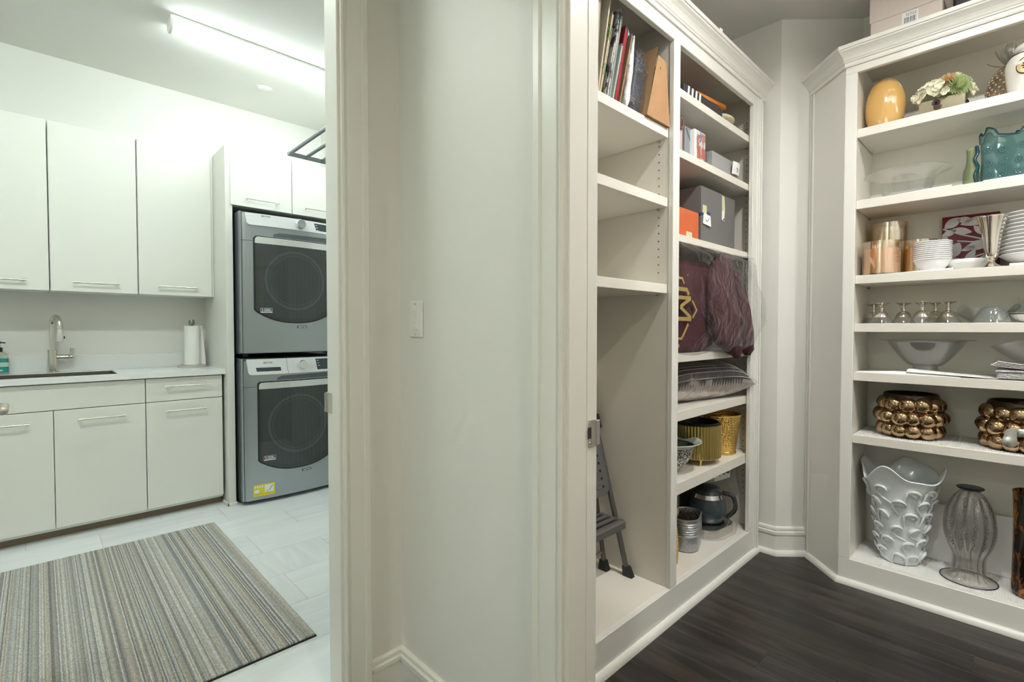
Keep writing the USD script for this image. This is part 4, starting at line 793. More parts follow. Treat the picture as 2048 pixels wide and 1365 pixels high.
for q in shapes_:
    g = leafshape(*q).intersection(clip); part(ty, 'leaf_motif', lean(tr(rot(rot(ext(g, 0.0012), 90, (1, 0, 0)), -90, (0, 0, 1)), -0.0010 + 0.0006, 0, 0)), 'tray_white')
for s_ in stems:
    g = s_.buffer(0.0032).intersection(clip); part(ty, 'stem_motif', lean(tr(rot(rot(ext(g, 0.0011), 90, (1, 0, 0)), -90, (0, 0, 1)), -0.0004, 0, 0)), 'tray_white')
# fluted silver trumpet vase
def fluted(prof, k, amt, n=96, pw=1.0):
    m = lathe(prof, n); v = m.vertices; a = np.arctan2(v[:, 1], v[:, 0]); z = v[:, 2]
    w = np.interp(z, [p[0] for p in amt], [p[1] for p in amt]); s_ = 1 + w * np.cos(k * a); m.vertices = np.column_stack([v[:, 0] * s_, v[:, 1] * s_, z]); return m
pr_ = curve([(0, 0), (0.034, 0), (0.035, 0.004), (0.020, 0.014), (0.009, 0.024), (0.0085, 0.030), (0.012, 0.034), (0.009, 0.038), (0.017, 0.046), (0.022, 0.075), (0.028, 0.13), (0.037, 0.18), (0.044, 0.208)], 5)
pin_ = pr_[::-1].copy()[:45]; pin_[:, 0] = np.maximum(pin_[:, 0] - 0.0015, 0); pin_ = np.vstack([pin_, [(0, 0.042)]])
solo('trumpet_vase', 'polished silver fluted trumpet vase on the third shelf', 'vase', fluted(np.vstack([pr_, pin_]), 8, [(0, 0), (0.045, 0.0), (0.08, 0.06), (0.2, 0.075)]), 'silver', (2.785, 0.105, R['s3']), smooth=True)
paper('white paper sheet under the stack of white plates', 2.7235, 3.0, -0.20, 0.052, R['s3'], lambda u, v: 0.0095 * np.clip(u * 14, 0, 1) + 0 * v)
W = spread(12); first = None; pz = R['s3'] + 0.012
PL = lathe(curve([(0, 0), (0.055, 0), (0.060, 0.004), (0.098, 0.022), (0.117, 0.0385), (0.1215, 0.040), (0.1215, 0.0432), (0.116, 0.0430), (0.096, 0.0262), (0.058, 0.008), (0, 0.006)], 4), 64)
for i in range(12):
    lab = f'large white plate, {W[i]} in the tall stack by the trumpet vase'; loc = (2.885, -0.035, pz + 0.0148 * (11 - i))
    if first is None: first = thing('white_plate', lab, 'plate', loc, group='stacked white plates'); part(first, 'plate', PL, 'bowl_white', smooth=True)
    else: dup(first, 'white_plate', lab, 'plate', loc, group='stacked white plates')

# fourth shelf: six upturned dessert glasses with silver stems, glass dishes, black and white bowl
silver_p = [(0, 0.0935), (0.0310, 0.0935), (0.0315, 0.0925), (0.020, 0.087), (0.007, 0.081), (0.005, 0.074), (0.0075, 0.071), (0.0085, 0.067), (0.005, 0.063), (0.0055, 0.058), (0.014, 0.054), (0.024, 0.046), (0.0305, 0.031), (0.0315, 0.028), (0.0300, 0.028), (0, 0.040)]
glass_p = [(0.0300, 0.030), (0.034, 0.022), (0.043, 0.006), (0.045, 0.0), (0.0435, 0.0), (0.0415, 0.006), (0.0325, 0.022), (0.0285, 0.030)]
GO = [(2.905, 0.512, 'at the back left'), (2.790, 0.462, 'at the front left'), (2.860, 0.392, 'third from the left'), (2.790, 0.318, 'at the front centre'), (2.930, 0.288, 'at the back right'), (2.850, 0.238, 'farthest right')]
first = None
for x, y, w in GO:
    lab = f'upturned silver-stemmed dessert glass, {w} of the six on the fourth shelf'; loc = (x, y, R['s4'])
    if first is None:
        first = thing('dessert_glass', lab, 'glass', loc, group='upturned dessert glasses'); part(first, 'silver_stem', lathe(silver_p[::-1], 40), 'silver', smooth=35); part(first, 'glass_cup', lathe(glass_p, 40), 'clear_glass', smooth=True)
    else: dup(first, 'dessert_glass', lab, 'glass', loc, group='upturned dessert glasses')
def ruffle_bowl(r, h, k, amt, seed=0, up=True):
    m = glass_bowl([(0, 0.0), (r * 0.35, 0.0), (r * 0.55, h * 0.15), (r * 0.8, h * 0.6), (r, h)], 0.003); v = m.vertices; a = np.arctan2(v[:, 1], v[:, 0]); f = (np.hypot(v[:, 0], v[:, 1]) / r) ** 2.2
    v[:, 2] += amt * f * np.sin(k * a + seed) + amt * 0.4 * f * np.sin(2 * k * a + 1 + seed); m.vertices = v; return m
solo('glass_dish', 'folded pale green-grey glass dish behind the glass dome on the fourth shelf', 'dish', tr(ruffle_bowl(0.098, 0.058, 3, 0.017, 0.6), 0, 0, 0.0), 'grey_green_glass', (2.900, 0.116, R['s4'] + 0.001), smooth=True)
gd = thing('glass_dome', 'upturned ribbed clear glass dish with a knob reflection on the fourth shelf', 'dish', (2.792, 0.100, R['s4']))
dome = curve([(0.060, 0.0), (0.060, 0.004), (0.055, 0.012), (0.046, 0.036), (0.033, 0.058), (0.014, 0.068), (0, 0.069)], 5); di = dome[::-1].copy(); di[:, 0] = np.maximum(di[:, 0] - 0.003, 0); di[:, 1] -= 0.003; di[-1, 1] = 0; di[0, 0] = 0; dome[-1, 0] = 0
part(gd, 'dome', lathe(np.vstack([dome, di]), 48), 'grey_green_glass', smooth=True)
part(gd, 'rib', cat_([tr(trimesh.creation.torus(np.interp(z, [0, 0.012, 0.036, 0.058], [0.060, 0.055, 0.046, 0.033]), 0.0013, major_sections=44, minor_sections=6), 0, 0, z) for z in np.arange(0.008, 0.056, 0.0075)]), 'clear_glass', kind='stuff', smooth=True)
bwb = thing('striped_bowl', 'white bowl with a black rim and thin black lines, right end of the fourth shelf', 'bowl', (2.845, -0.022, R['s4']))
part(bwb, 'bowl', lathe(curve([(0, 0), (0.03, 0), (0.055, 0.012), (0.074, 0.036), (0.072, 0.036), (0.05, 0.014), (0, 0.004)], 4), 48), 'bowl_white', smooth=True); part(bwb, 'rim', lathe([(0.0655, 0.0262), (0.0752, 0.0365), (0.0752, 0.0385), (0.071, 0.0385), (0.0635, 0.0262)], 48), 'black_plastic', 'black rim')
for k in range(10): a = 2 * math.pi * k / 10; part(bwb, 'line', tube([(0.032 * math.cos(a), 0.032 * math.sin(a), 0.0012), (0.0565 * math.cos(a + 0.2), 0.0565 * math.sin(a + 0.2), 0.0135), (0.0675 * math.cos(a + 0.4), 0.0675 * math.sin(a + 0.4), 0.0275)], 0.0009, 6), 'black_plastic')
solo('glass_block', 'square clear glass vase at the back right of the fourth shelf', 'vase', cat_([ext(rrect(-0.035, 0.035, -0.035, 0.035, 0.004).difference(rrect(-0.031, 0.031, -0.031, 0.031, 0.003)), 0.11), ext(rrect(-0.031, 0.031, -0.031, 0.031, 0.003), 0.008)]), 'grey_green_glass', (2.985, -0.008, R['s4']))

# fifth shelf: big footed glass bowl, papers, glass platter over a woven silver box
solo('footed_bowl', 'large clear glass bowl with a wide flat rim on the fifth shelf', 'bowl', cat_([glass_bowl([(0, 0.030), (0.044, 0.030), (0.062, 0.036), (0.084, 0.058), (0.110, 0.094), (0.134, 0.130), (0.144, 0.140), (0.168, 0.1445)], 0.004), lathe([(0.048, 0), (0.050, 0.004), (0.046, 0.012), (0.044, 0.030), (0.040, 0.030), (0.041, 0.012), (0.043, 0)], 48)]), 'clear_glass', (2.872, 0.314, R['s5'] + 0.004), smooth=True)
paper('white paper sheet curling at the front left of the fifth shelf', 2.7235, 2.80, 0.185, 0.548, R['s5'], lambda u, v: 0.011 * np.clip(u * 5, 0, 1) * np.clip(1.08 - np.abs(2 * v - 1.0) ** 1.5, 0.03, 1) * np.clip(1.6 - u, 0, 1))
paper('white paper sheet under the big glass bowl, middle of the fifth shelf', 2.7245, 2.90, 0.075, 0.360, R['s5'] + 0.0125, lambda u, v: 0.010 * np.clip(u * 8, 0, 1) * v ** 1.5 * np.clip(1.4 - u, 0, 1) - 0.011 * (1 - v) * np.clip(1 - 0 * u, 0, 1))
pm('woven_silver', (0.62, 0.62, 0.62), 0.35, 0.6, bump=(260, 1.0, 0.004))
wb = thing('woven_box', 'low silver woven box at the right end of the fifth shelf', 'box', (2.80, -0.012, R['s5'] + 0.0035))
part(wb, 'body', B(-0.075, 0.12, -0.16, 0.092, 0, 0.026, 0.004), 'woven_silver'); part(wb, 'lid_edge', B(-0.080, 0.125, -0.165, 0.097, 0.026, 0.034, 0.003), 'woven_silver')
wv = []
for i in range(36):
    for j in range(4): wv.append(sc(tr(trimesh.creation.icosphere(1, 0.0028), 0, 0, 0), 0.5, 1, 0.8).apply_translation((-0.0755, 0.088 - 0.007 * i - 0.0035 * (j % 2), 0.004 + 0.006 * j)))
part(wb, 'weave', cat_(wv), 'woven_silver', kind='stuff')
pp = thing('glass_platter', 'clear glass bowl with a curved lip resting over white papers, right of the fifth shelf', 'bowl', (2.86, -0.05, R['s5'] + 0.062))
part(pp, 'bowl', ruffle_bowl(0.155, 0.075, 2, 0.014, 2.0), 'clear_glass', smooth=True)
for k in range(4):
    paper(f'white paper, {("lowest", "second", "third", "topmost")[k]} of the curled sheets on the woven box', 2.745 + 0.004 * k, 2.93, -0.19, 0.098 - 0.006 * k, R['s5'] + 0.038 + 0.0045 * k, lambda u, v: 0.018 * v ** 3)

# sixth shelf: golden bubble bowls
def bubble_bowl(label, loc, seed):
    t = thing('bubble_bowl', label, 'bowl', loc); rr = np.random.default_rng(seed)
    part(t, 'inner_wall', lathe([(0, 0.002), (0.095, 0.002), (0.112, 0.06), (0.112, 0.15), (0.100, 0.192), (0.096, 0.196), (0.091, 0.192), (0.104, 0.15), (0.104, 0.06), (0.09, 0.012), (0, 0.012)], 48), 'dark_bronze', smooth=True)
    for i, (z, r, n, s) in enumerate(((0.034, 0.098, 13, 0.0340), (0.091, 0.110, 14, 0.0335), (0.148, 0.096, 12, 0.0355))):
        for k in range(n):
            a = (k + 0.5 * (i % 2)) * 2 * math.pi / n + rr.uniform(-0.05, 0.05); q = s * rr.uniform(0.93, 1.07)
            b = bumpy(sc(trimesh.creation.icosphere(3, q), 0.9, 1.0, 0.98), 38, 0.0013, seed + k + 20 * i)
            part(t, 'bubble', tr(rot(b, math.degrees(a), (0, 0, 1)), r * math.cos(a), r * math.sin(a), z + rr.uniform(-0.003, 0.003)), 'bronze_gold', smooth=True)
    return t
bubble_bowl('bronze-gold bubble bowl at the left of the sixth shelf', (2.868, 0.362, R['s6'] + LZ), 1)
bubble_bowl('bronze-gold bubble bowl at the right of the sixth shelf, behind the door lever', (2.868, 0.010, R['s6'] + LZ), 2)

# bottom shelf: white ornate vase, glass vase, tortoiseshell vase, white platter
def ornate_vase():
    n, rows = 110, 64; a = np.arange(n) * 2 * np.pi / n; h = 0.415
    t = thing('ornate_vase', 'tall white porcelain vase with ruffled rim and curled relief, bottom shelf', 'vase', (2.872, 0.392, R['base'] + LZ))
    prof = lambda f: np.interp(f, [0, 0.03, 0.15, 0.35, 0.6, 0.82, 0.94, 1.0], [0.072, 0.074, 0.079, 0.086, 0.102, 0.124, 0.142, 0.158])
    rim = 0.030 * np.sin(4 * a + 2.2) + 0.012 * np.sin(7 * a + 0.5)
    P = []
    for f in np.linspace(0, 1, rows):
        r = prof(f) * (1 + 0.07 * np.clip(f - 0.8, 0, 1) / 0.2 * np.sin(4 * a + 3.4)); z = f * h + rim * np.clip((f - 0.6) / 0.4, 0, 1) ** 1.5
        P.append(np.column_stack([r * np.cos(a), r * np.sin(a), z]))
    for f in np.linspace(1, 0.05, 30):
        r = (prof(f) - 0.006) * (1 + 0.07 * np.clip(f - 0.8, 0, 1) / 0.2 * np.sin(4 * a + 3.4)); z = f * h + rim * np.clip((f - 0.6) / 0.4, 0, 1) ** 1.5
        P.append(np.column_stack([r * np.cos(a), r * np.sin(a), z]))
    V = np.vstack(P + [[(0, 0, 0)], [(0, 0, 0.02)]]); F = []; m = len(P)
    for i in range(m - 1):
        for j in range(n): k = (j + 1) % n; F += [(i * n + j, i * n + k, (i + 1) * n + k), (i * n + j, (i + 1) * n + k, (i + 1) * n + j)]
    for j in range(n): k = (j + 1) % n; F += [(m * n, k, j), (m * n + 1, (m - 1) * n + j, (m - 1) * n + k)]
    part(t, 'body', trimesh.Trimesh(V, F, process=False), 'porcelain', smooth=True)
    part(t, 'rim', tube(np.vstack([P[rows - 1] * (0.985, 0.985, 1), P[rows - 1][:1] * (0.985, 0.985, 1)]), 0.0036, 8), 'porcelain', smooth=True)
    rr = np.random.default_rng(12); k = 0
    for i in range(6):
        for j in range(8):
            f = 0.10 + 0.145 * i + rr.uniform(-0.02, 0.02); an = (j + 0.5 * (i % 2)) * 2 * math.pi / 8 + rr.uniform(-0.12, 0.12) + math.pi
            r = prof(f); s = 0.022 + 0.004 * f; tw = rr.uniform(-40, 40)
            # a curled hood: half torus with a lip and a stalk
            hood = [(s * math.cos(u), s * math.sin(u) * 0.9, 0) for u in np.linspace(-0.35, math.pi + 0.35, 14)]
            pts = np.array(hood); arc = tube(np.column_stack([0.006 + 0.008 * np.sin(np.linspace(0, math.pi, 14)), pts[:, 0], pts[:, 1]]), np.interp(np.linspace(0, 1, 14), [0, 0.5, 1], [0.003, 0.0075, 0.003]), 9)
            stalk = tube(curve([(0.004, -s * 0.95, -0.002), (0.007, -s * 0.8, -0.02), (0.005, -s * 0.2, -0.045), (0.001, s * 0.3, -0.065)], 4), np.linspace(0.0065, 0.002, 13), 8)
            bud = sc(trimesh.creation.icosphere(2, s * 0.42), 0.55, 1, 0.8); bud.apply_translation((0.003, 0.0, 0.002))
            dm_ = trimesh.creation.icosphere(2, 1.0); keep = dm_.triangles_center[:, 2] > -0.05; dm_.update_faces(keep); dm_.remove_unreferenced_vertices(); dm_.vertices = dm_.vertices * (0.014, s * 0.98, s * 0.92); c = cat_([arc, stalk, bud, dm_]); c = rot(c, tw, (1, 0, 0)); c = rot(c, 14, (0, 1, 0)); c = tr(c, r - 0.002, 0, f * h); c = rot(c, math.degrees(an), (0, 0, 1))
            part(t, 'curl', c, 'porcelain', smooth=True)
ornate_vase()
jv = thing('jellyfish_vase', 'smoky ribbed glass jellyfish-shaped vase with dark blue top disc', 'vase', (2.850, 0.155, R['base'] + LZ))
jp = curve([(0.093, 0.0), (0.0925, 0.003), (0.070, 0.006), (0.054, 0.024), (0.050, 0.07), (0.052, 0.105), (0.066, 0.140), (0.0795, 0.185), (0.083, 0.235), (0.076, 0.295), (0.058, 0.345), (0.036, 0.378), (0.030, 0.384)], 6)
ji = jp[::-1].copy(); ji[:, 0] -= 0.0028; ji[-8:, 1] = np.minimum(ji[-8:, 1], 0.004)
jb = lathe(np.vstack([jp, ji]), 120); v = jb.vertices; an = np.arctan2(v[:, 1], v[:, 0]); wgt = np.interp(v[:, 2], [0, 0.02, 0.06, 0.2, 0.36, 0.384], [0, 0.08, 0.10, 0.045, 0.05, 0.0]); s_ = 1 + wgt * np.cos(12 * an); jb.vertices = np.column_stack([v[:, 0] * s_, v[:, 1] * s_, v[:, 2]])
part(jv, 'body', jb, 'smoke_glass', smooth=True)
bead = []
rr = np.random.default_rng(8)
for k in range(12):
    for z in np.arange(0.15, 0.36, 0.0055):
        a = (k + 0.5) * math.pi / 6 + rr.normal(0, 0.035); r = np.interp(z, jp[:, 1][30:], jp[:, 0][30:]) * 0.955; bead.append(tr(trimesh.creation.icosphere(0, 0.0021), r * math.cos(a), r * math.sin(a), z))
pm('bubble_speck', (0.10, 0.09, 0.08), 0.2)
part(jv, 'speckle', cat_(bead), 'bubble_speck', 'lines of tiny dark bubbles', kind='stuff')
part(jv, 'foot_rim', trimesh.creation.torus(0.0925, 0.0019, major_sections=72, minor_sections=8).apply_translation((0, 0, 0.0022)), 'cobalt', 'dark blue foot rim', smooth=True)
part(jv, 'top_disc', tr(lathe(curve([(0, 0), (0.026, 0.0), (0.040, 0.006), (0.045, 0.010), (0.0445, 0.0135), (0.034, 0.0155), (0, 0.016)], 4), 48), 0, 0, 0.383), 'cobalt', 'dark blue disc', smooth=40)
tv = thing('tortoiseshell_vase', 'tall brown and amber tortoiseshell glass cylinder vase at the right edge', 'vase', (2.845, -0.032, R['base'] + LZ))
part(tv, 'body', lathe(curve([(0, 0), (0.048, 0), (0.057, 0.010), (0.060, 0.03), (0.0585, 0.15), (0.058, 0.28), (0.061, 0.40), (0.063, 0.416), (0.061, 0.417), (0.055, 0.40), (0.053, 0.2), (0.054, 0.04), (0.04, 0.012), (0, 0.012)], 6), 56), 'tortoiseshell', smooth=True)
wp = thing('white_platter', 'large pale glass platter standing on edge behind the vases, bottom shelf', 'platter', (2.985, 0.20, R['base'] + LZ + 0.001))
part(wp, 'plate', rot(tr(ext(rrect(-0.30, 0.24, 0.0, 0.255, 0.02), 0.006), 0, 0, 0), 90, (1, 0, 0)).apply_transform(trimesh.transformations.rotation_matrix(math.pi / 2, (0, 0, 1))).apply_transform(trimesh.transformations.rotation_matrix(math.radians(7), (0, 1, 0))), 'bowl_white')

# ================================================================ THINGS ON THE LEFT BOOKCASES
# --- bags and folders leaning on the top shelf of the first bay
ZT = 1.992
pm('bag_beige', (0.42, 0.37, 0.30), 0.7); pm('bag_cream', (0.62, 0.57, 0.46), 0.7); pm('bag_greygreen', (0.27, 0.32, 0.29), 0.6); pm('bag_pale_green', (0.42, 0.47, 0.43), 0.6); pm('folder_red', (0.24, 0.012, 0.02), 0.5)
pm('bag_brown', (0.30, 0.19, 0.10), 0.75); pm('bag_teal', (0.20, 0.38, 0.45), 0.4); pm('bag_white', (0.62, 0.62, 0.61), 0.35, bump=(18, 1.0, 0.02)); pm('kraft', (0.42, 0.24, 0.115), 0.75, bump=(14, 0.7, 0.012), var=(9, (0.37, 0.20, 0.09)))
pm('kraft_dark', (0.33, 0.20, 0.10), 0.8); pm('navy_cloth', (0.012, 0.016, 0.03), 0.6)  # darker kraft tone, worn by the left face alone
def printed(name, base, marks, scale, stretch=(1, 1, 1), lo=0.5, rough=0.55):
    return mat(name, {'tc': ('texture_coordinate', {}), 'mp': ('mapping', {'scale': stretch}), 'n': ('noise_texture', {'scale': scale, 'detail': 3.0, 'roughness': 0.6}), 'r': ('rgb_ramp', {'ramp': [(0.0, base), (lo - 0.01, base), (lo, marks[0]), (lo + 0.06, marks[0]), (lo + 0.065, marks[-1]), (1.0, marks[-1])], 'interpolate': False}),
        'p': ('principled_bsdf', {'roughness': rough})}, [('tc.object', 'mp.vector'), ('mp.vector', 'n.vector'), ('n.fac', 'r.fac'), ('r.color', 'p.base_color')], 'p.BSDF')
printed('print_garden', (0.55, 0.45, 0.28), [(0.12, 0.30, 0.10), (0.52, 0.22, 0.10)], 24.0, lo=0.53)
printed('print_news', (0.60, 0.58, 0.54), [(0.03, 0.03, 0.035), (0.10, 0.09, 0.10)], 42.0, (1, 1, 0.55), 0.52)
printed('print_grey', (0.66, 0.66, 0.66), [(0.30, 0.30, 0.32), (0.12, 0.12, 0.14)], 36.0, (1, 1, 0.7), 0.56)
def slab_bag(name, label, cat, x, lean_deg, t, d, h, m, y0=1.030, extra=None, open_top=True):
    """a flat bag standing on the shelf like a book, leaning to +x"""
    th = thing(name, label, cat, (x, y0, ZT + 0.0005 + t * math.sin(math.radians(lean_deg)) * 0))
    L = lambda m_: rot(m_, lean_deg, (0, 1, 0))
    part(th, 'front_sheet', L(B(-t, -t + 0.0022, 0, d, 0, h, 0.0008)), m); part(th, 'back_sheet', L(B(-0.0022, 0, 0.001, d, 0.0, h * 0.985, 0.0008)), m)
    part(th, 'gusset', L(cat_([B(-t + 0.002, -0.002, 0.003, 0.005, 0, h * 0.97, 0), B(-t + 0.002, -0.002, d - 0.004, d - 0.002, 0, h * 0.97, 0), B(-t + 0.002, -0.002, 0.003, d - 0.002, 0, 0.002, 0)])), m)
    if extra: extra(th, L)
    return th
def handles(m, t, d, h, drop, r=0.0035):
    return lambda th, L: [part(th, 'handle', L(tube(curve([(xx, d * 0.3, h - 0.01), (xx - 0.004, d * 0.32, h - drop * 0.3 if drop > 0 else h - drop * 0.6), (xx - 0.012, d * 0.45, h - drop), (xx - 0.012, d * 0.55, h - drop), (xx - 0.004, d * 0.68, h - drop * 0.3 if drop > 0 else h - drop * 0.6), (xx, d * 0.7, h - 0.01)], 5), r, 8)), m, smooth=True) for xx in (-t - 0.002,)]
slab_bag('gift_bag', 'beige gift bag with a black ribbon handle, farthest left on the top shelf', 'bag', 1.385, 5, 0.030, 0.27, 0.352, 'bag_beige', extra=handles('black_plastic', 0.030, 0.27, 0.352, 0.16, 0.006))
slab_bag('gift_bag', 'plain beige paper bag, second from the left on the top shelf', 'bag', 1.398, 11.5, 0.008, 0.30, 0.385, 'bag_cream', y0=1.028)
slab_bag('garden_print_bag', 'tan bag printed with green plants on the top shelf', 'bag', 1.412, 14, 0.010, 0.29, 0.325, 'print_garden', y0=1.030)
hb = thing('hair_brush', 'black round brush poking up behind the plant-printed bag', 'brush', (1.426, 1.046, ZT + 0.001))
part(hb, 'handle', rot(tube([(0, 0, 0.0), (0, 0, 0.28)], 0.0045, 10), 14.5, (0, 1, 0)), 'black_plastic', smooth=True); part(hb, 'head', rot(tr(sc(trimesh.creation.icosphere(3, 0.022), 0.35, 1, 1.5), 0, 0, 0.315), 14.5, (0, 1, 0)), 'label_ink', smooth=True)
slab_bag('magazine', 'black and white printed magazine standing on the top shelf', 'magazine', 1.438, 15.5, 0.006, 0.26, 0.366, 'print_news', y0=1.030)
slab_bag('catalogue', 'short pale grey printed catalogue on the top shelf', 'magazine', 1.452, 13.5, 0.007, 0.24, 0.268, 'print_grey', y0=1.028)
slab_bag('grey_green_bag', 'tall grey-green paper bag on the top shelf', 'bag', 1.474, 13, 0.012, 0.30, 0.350, 'bag_greygreen', y0=1.034)
slab_bag('grey_green_folder', 'short pale grey-green folder in front of the taller bag of that colour', 'folder', 1.482, 15, 0.009, 0.26, 0.232, 'bag_pale_green', y0=1.026)
slab_bag('red_folder', 'deep red folder on the top shelf', 'folder', 1.508, 13.5, 0.020, 0.27, 0.305, 'folder_red', y0=1.028)
slab_bag('brown_folder', 'brown paper folder right of the red folder on the top shelf', 'folder', 1.526, 16, 0.010, 0.27, 0.295, 'bag_brown', y0=1.026)
def loft(rows, n=28, e=0.7, wr=0.0, seed=0):
    """lofted cushion: rows (x, y, z, half width along x, half depth along y)"""
    a = np.arange(n) * 2 * np.pi / n; cx, sy = np.sign(np.cos(a)) * np.abs(np.cos(a)) ** e, np.sign(np.sin(a)) * np.abs(np.sin(a)) ** e
    R_ = np.array(rows, float); tt = np.linspace(0, 1, len(R_)); f = np.linspace(0, 1, max(24, 6 * len(R_))); R_ = np.column_stack([np.interp(f, tt, R_[:, k]) for k in range(5)])
    V = np.vstack([np.column_stack([r[0] + r[3] * cx, r[1] + r[4] * sy, np.full(n, r[2])]) for r in R_] + [[R_[0, :3]], [R_[-1, :3]]]); m = len(R_); F = []
    for i in range(m - 1):
        for j in range(n): k = (j + 1) % n; F += [(i * n + j, i * n + k, (i + 1) * n + k), (i * n + j, (i + 1) * n + k, (i + 1) * n + j)]
    for j in range(n): k = (j + 1) % n; F += [(m * n, k, j), (m * n + 1, (m - 1) * n + j, (m - 1) * n + k)]
    me = trimesh.Trimesh(V, F, process=False); me.fix_normals()
    return bumpy(me, 22, wr, seed) if wr else me
tb = thing('plastic_bag', 'teal blue plastic carrier bag with a rounded top, leaning on the top shelf', 'bag', (1.558, 1.090, ZT + 0.001))
part(tb, 'body', rot(loft([(0, 0, 0.0, 0.008, 0.05), (0, 0, 0.02, 0.014, 0.055), (0, 0, 0.22, 0.016, 0.055), (-0.004, 0, 0.29, 0.015, 0.05), (-0.010, 0, 0.325, 0.012, 0.04), (-0.014, 0, 0.338, 0.004, 0.02)], wr=0.003, seed=4), 10, (0, 1, 0)), 'bag_teal', smooth=True)
wbag = thing('plastic_bag', 'crinkled white plastic bag in front of the teal one on the top shelf', 'bag', (1.553, 1.029, ZT + 0.001))
part(wbag, 'body', rot(loft([(0, 0.0, 0.0, 0.005, 0.012), (0, 0, 0.03, 0.014, 0.014), (0, 0, 0.20, 0.012, 0.012), (0, 0, 0.285, 0.004, 0.008)], wr=0.003, seed=6), 11, (0, 1, 0)), 'bag_white', smooth=True)
sb = thing('wrapped_garment', 'dark navy garment folded in shiny clear plastic, leaning on the top shelf', 'garment', (1.618, 1.045, ZT + 0.001))
part(sb, 'cloth', rot(loft([(0, 0.06, 0.0, 0.034, 0.07), (0, 0.06, 0.03, 0.046, 0.08), (0.0, 0.06, 0.19, 0.044, 0.08), (-0.008, 0.06, 0.235, 0.034, 0.075), (-0.022, 0.06, 0.255, 0.012, 0.06)], e=0.45, wr=0.003, seed=2), 14, (0, 1, 0)), 'navy_cloth', smooth=True)
glass('shiny_film', (0.93, 0.93, 0.94), (0.80, 0.80, 0.82), 0.06, 0.9, bump=(16, 1.0, 0.06), haze=0.006, hcol=(0.8, 0.8, 0.8), base=0.05)
part(sb, 'plastic_cover', rot(loft([(0, 0.058, 0.0, 0.040, 0.078), (0, 0.058, 0.03, 0.052, 0.090), (0, 0.058, 0.19, 0.050, 0.090), (-0.008, 0.058, 0.25, 0.040, 0.082), (-0.022, 0.058, 0.272, 0.010, 0.05)], e=0.45, wr=0.006, seed=9), 14, (0, 1, 0)), 'shiny_film', 'crinkled clear plastic', smooth=True)
kb = thing('kraft_bag', 'brown kraft paper bag at the right end of the top shelf', 'bag', (1.742, 0.998, ZT + 0.001))
A_ = [(-0.086, 0.0), (0.086, 0.0), (0.086, 0.20), (-0.086, 0.20)]; T_ = [(0.004, 0.006), (0.060, 0.004), (0.060, 0.185), (0.010, 0.19)]
for i, (n_, mt) in enumerate((('front_face', 'kraft'), ('right_face', 'kraft'), ('back_face', 'kraft'), ('left_face', 'kraft_dark'))):
    j = (i + 1) % 4
    za, zb = ((0.256, 0.248), (0.248, 0.248), (0.248, 0.288), (0.288, 0.288))[i]
    q = [(*A_[i], 0.0), (*A_[j], 0.0), (*T_[j], zb), (*T_[i], za)]; c = np.mean([a[:2] for a in A_], 0)
    ins = [(p[0] + (c[0] - p[0]) * 0.02, p[1] + (c[1] - p[1]) * 0.012, p[2]) for p in q]; part(kb, n_, hull(q + ins), mt)
part(kb, 'base', hull([(*p, z) for p in A_ for z in (0, 0.0015)]), 'kraft'); part(kb, 'punched_mark', B(0.014, 0.019, 0.0030, 0.0045, 0.205, 0.212, 0), 'label_ink')

# --- step ladder in the open lower part of the first bay
pm('ladder_steel', (0.16, 0.155, 0.15), 0.38, 0.8); pm('ladder_light', (0.55, 0.54, 0.52), 0.35, 0.9); pm('tread_grey', (0.10, 0.095, 0.09), 0.6)
ld = thing('step_ladder', 'folded grey metal step ladder leaning inside the first bookcase bay', 'ladder', (1.60, 1.165, 0.1325))
xr, xl = 0.205, -0.215
rail = lambda x, s: (x, 0.0 + s * 0.215, s * 0.78)
for x in (xr, xl):
    part(ld, 'front_rail', tube([rail(x, 0.03), rail(x, 0.4), rail(x, 1.0)], 0.0115, 14), 'ladder_steel', smooth=40)
    part(ld, 'front_foot', hull([(x - 0.013, -0.026, 0), (x + 0.013, -0.026, 0), (x + 0.013, 0.018, 0), (x - 0.013, 0.018, 0), (x - 0.0125, -0.006, 0.040), (x + 0.0125, -0.006, 0.040), (x + 0.0125, 0.022, 0.042), (x - 0.0125, 0.022, 0.042)]), 'black_plastic')
    xi = x - 0.026 * np.sign(x)
    part(ld, 'rear_leg', tube([(xi, 0.105, 0.03), (xi, 0.185, 0.52), (xi, 0.20, 0.66)], 0.010, 12), 'ladder_steel', smooth=40)
    part(ld, 'rear_foot', hull([(xi - 0.015, 0.082, 0), (xi + 0.015, 0.082, 0), (xi + 0.015, 0.125, 0), (xi - 0.015, 0.125, 0), (xi - 0.012, 0.094, 0.042), (xi + 0.012, 0.094, 0.042), (xi + 0.012, 0.122, 0.042), (xi - 0.012, 0.122, 0.042)]), 'black_plastic')
    hg = part(ld, 'hinge_block', hull([(x - 0.017, 0.15, 0.615), (x + 0.017, 0.15, 0.615), (x - 0.017, 0.218, 0.60), (x + 0.017, 0.218, 0.60), (x - 0.017, 0.168, 0.675), (x + 0.017, 0.168, 0.675), (x - 0.017, 0.225, 0.665), (x + 0.017, 0.225, 0.665)]), 'black_plastic')
    for yy, zz in ((0.165, 0.63), (0.176, 0.662)): part(hg, 'rivet', tr(rot(trimesh.creation.cylinder(0.005, 0.040, sections=14), 90, (0, 1, 0)), x, yy + 0.012, zz), 'ladder_light')
